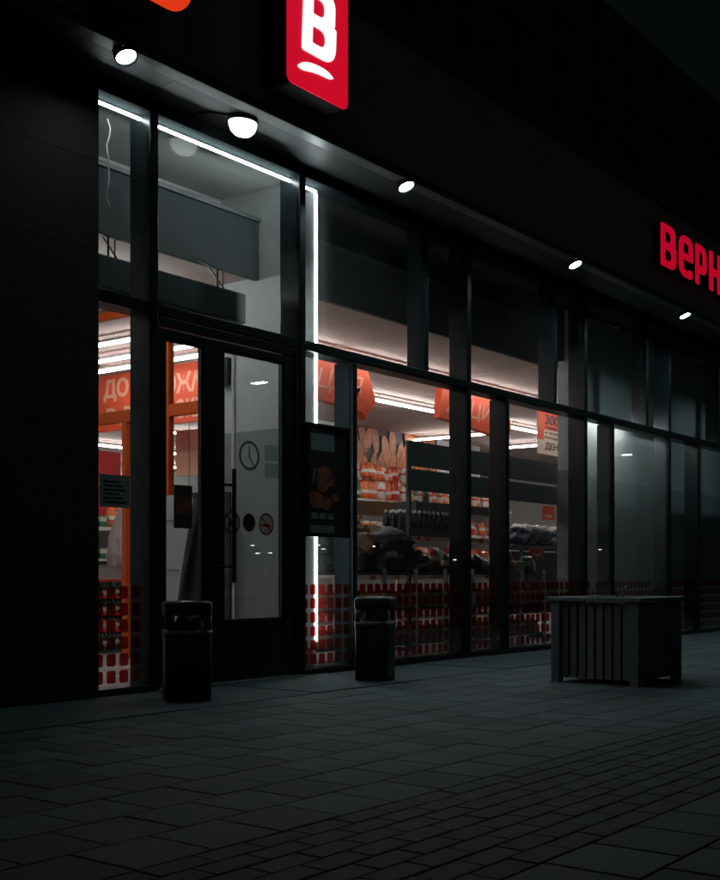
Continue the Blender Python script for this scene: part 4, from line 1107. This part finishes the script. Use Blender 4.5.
# salmon food picture between wires beyond the inner door
t = empty('picture_board', (9.9, 4.0, 2.0), 'pale salmon food picture hanging on thin wires beyond the inner door', 'poster')
q = MB(); q.box(10.1, 10.12, 3.6, 4.75, 2.05, 2.62, .002); q.build('board', 'salmon_print', t)
q = MB()
for (y, z, r_) in ((4.0, 2.33, .17), (4.25, 2.38, .1), (3.85, 2.2, .12)): q.tube((10.099, y, z), (10.094, y, z), r_, n=14)
q.build('print', 'orange_card', t)
q = MB()
for y in (3.75, 4.5): q.tube((10.09, y, 1.6), (10.09, y, CZ), .005, n=5)
q.build('suspension_wire', 'shelf_dark', t)
# checkout counter
t = empty('checkout_counter', (8.9, 3.3, 0), 'white checkout counter with rounded scanner beyond the narrow door leaf', 'counter')
q = MB(); q.box(8.6, 9.4, 2.5, 4.6, .004, .92, .01); q.build('body', 'shelf_white', t)
q = MB(); q.box(8.56, 9.44, 2.46, 4.64, .922, .96, .008); q.build('worktop', 'shelf_dark', t)
q = MB(); q.lathe([(0, .0), (.13, .0), (.12, .05), (.05, .08), (.03, .3), (.09, .36), (.11, .46), (0, .5)], (9.0, 3.4, .962), 16); q.build('scanner', 'shelf_white', t)
q = MB(); q.box(8.75, 8.80, 3.7, 4.05, 1.15, 1.42, .01); q.tube((8.8, 3.87, .96), (8.8, 3.87, 1.2), .02); q.build('screen', 'shelf_dark', t)

# ================================================================== street lamps across the road, seen mirrored in the glass
def street_lamp(x, y, h_, m, big, label, group):
    t = empty('street_lamp', (x, y, 0), label, 'street lamp', group)
    q = MB(); q.tube((x, y, GZ), (x, y, h_ - .1), .09, .05, 10); q.tube((x, y, h_ - .12), (x, y + .9 * big, h_ + .06), .035, .03, 8); q.build('pole', 'bin_metal', t)
    q = MB(); q.box(x - .16 * big, x + .16 * big, y + .5 * big, y + 1.25 * big, h_ + .03, h_ + .11, .02); q.build('head', 'lamp_housing', t)
    q = MB(); q.box(x - .13 * big, x + .13 * big, y + .55 * big, y + 1.2 * big, h_ + .0, h_ + .028); q.build('lens', m, t)
for x in (-1.0, 33.7, 68.05): street_lamp(x, -25.9, 8.4, 'street_glow', 1.0, 'tall lit street lamp across the road facing the shop', 'street lamps across the road')
for x, h_ in ((107.7, 4.6), (108.6, 3.6), (111, 3.7), (121, 4.9), (122, 4.4), (155, 3.2), (164, 4.6), (207.6, 5.7), (133.5, 5.0)):
    street_lamp(x, -95, h_, 'far_glow', .8, 'small distant lit lamp beyond the road facing the shop', 'distant lamps beyond the road')

# ================================================================== BEYOND: dark block above the roof
t = empty('apartment_block', (40, 34, 0), 'unlit apartment block rising dark behind the shop roof', 'building')
BX0, BX1, BYY, BH = 22, 165, 34, 46
q = MB(); q.box(BX0, BX1, BYY, BYY + 14, 0, BH); q.build('wall', 'far_wall', t)
for f in range(2, 15):
    z = 1.0 + f * 3.0
    q = MB(); q.box(BX0 - .2, BX1 + .2, BYY - .25, BYY + .1, z - .55, z - .2); q.build('storey_band', 'far_band', t)
fm = {}
for f in range(3, 15):
    for k in range(22):
        x = BX0 + 2.6 + k * 6.4; z = 1.0 + f * 3.0 + .7
        if 'w' not in fm:
            mw = MB(); mw.box(-.75, .75, -.04, .02, 0, 1.5); fm['w'] = mw.mesh('window', (0, 0, 0)); fm['w'].materials.append(MATS['far_window'])
        o = bpy.data.objects.new('window', fm['w']); COL.objects.link(o); o.parent = t; o.location = (x - 40, BYY - 34, z)
print('objects', len(bpy.data.objects))
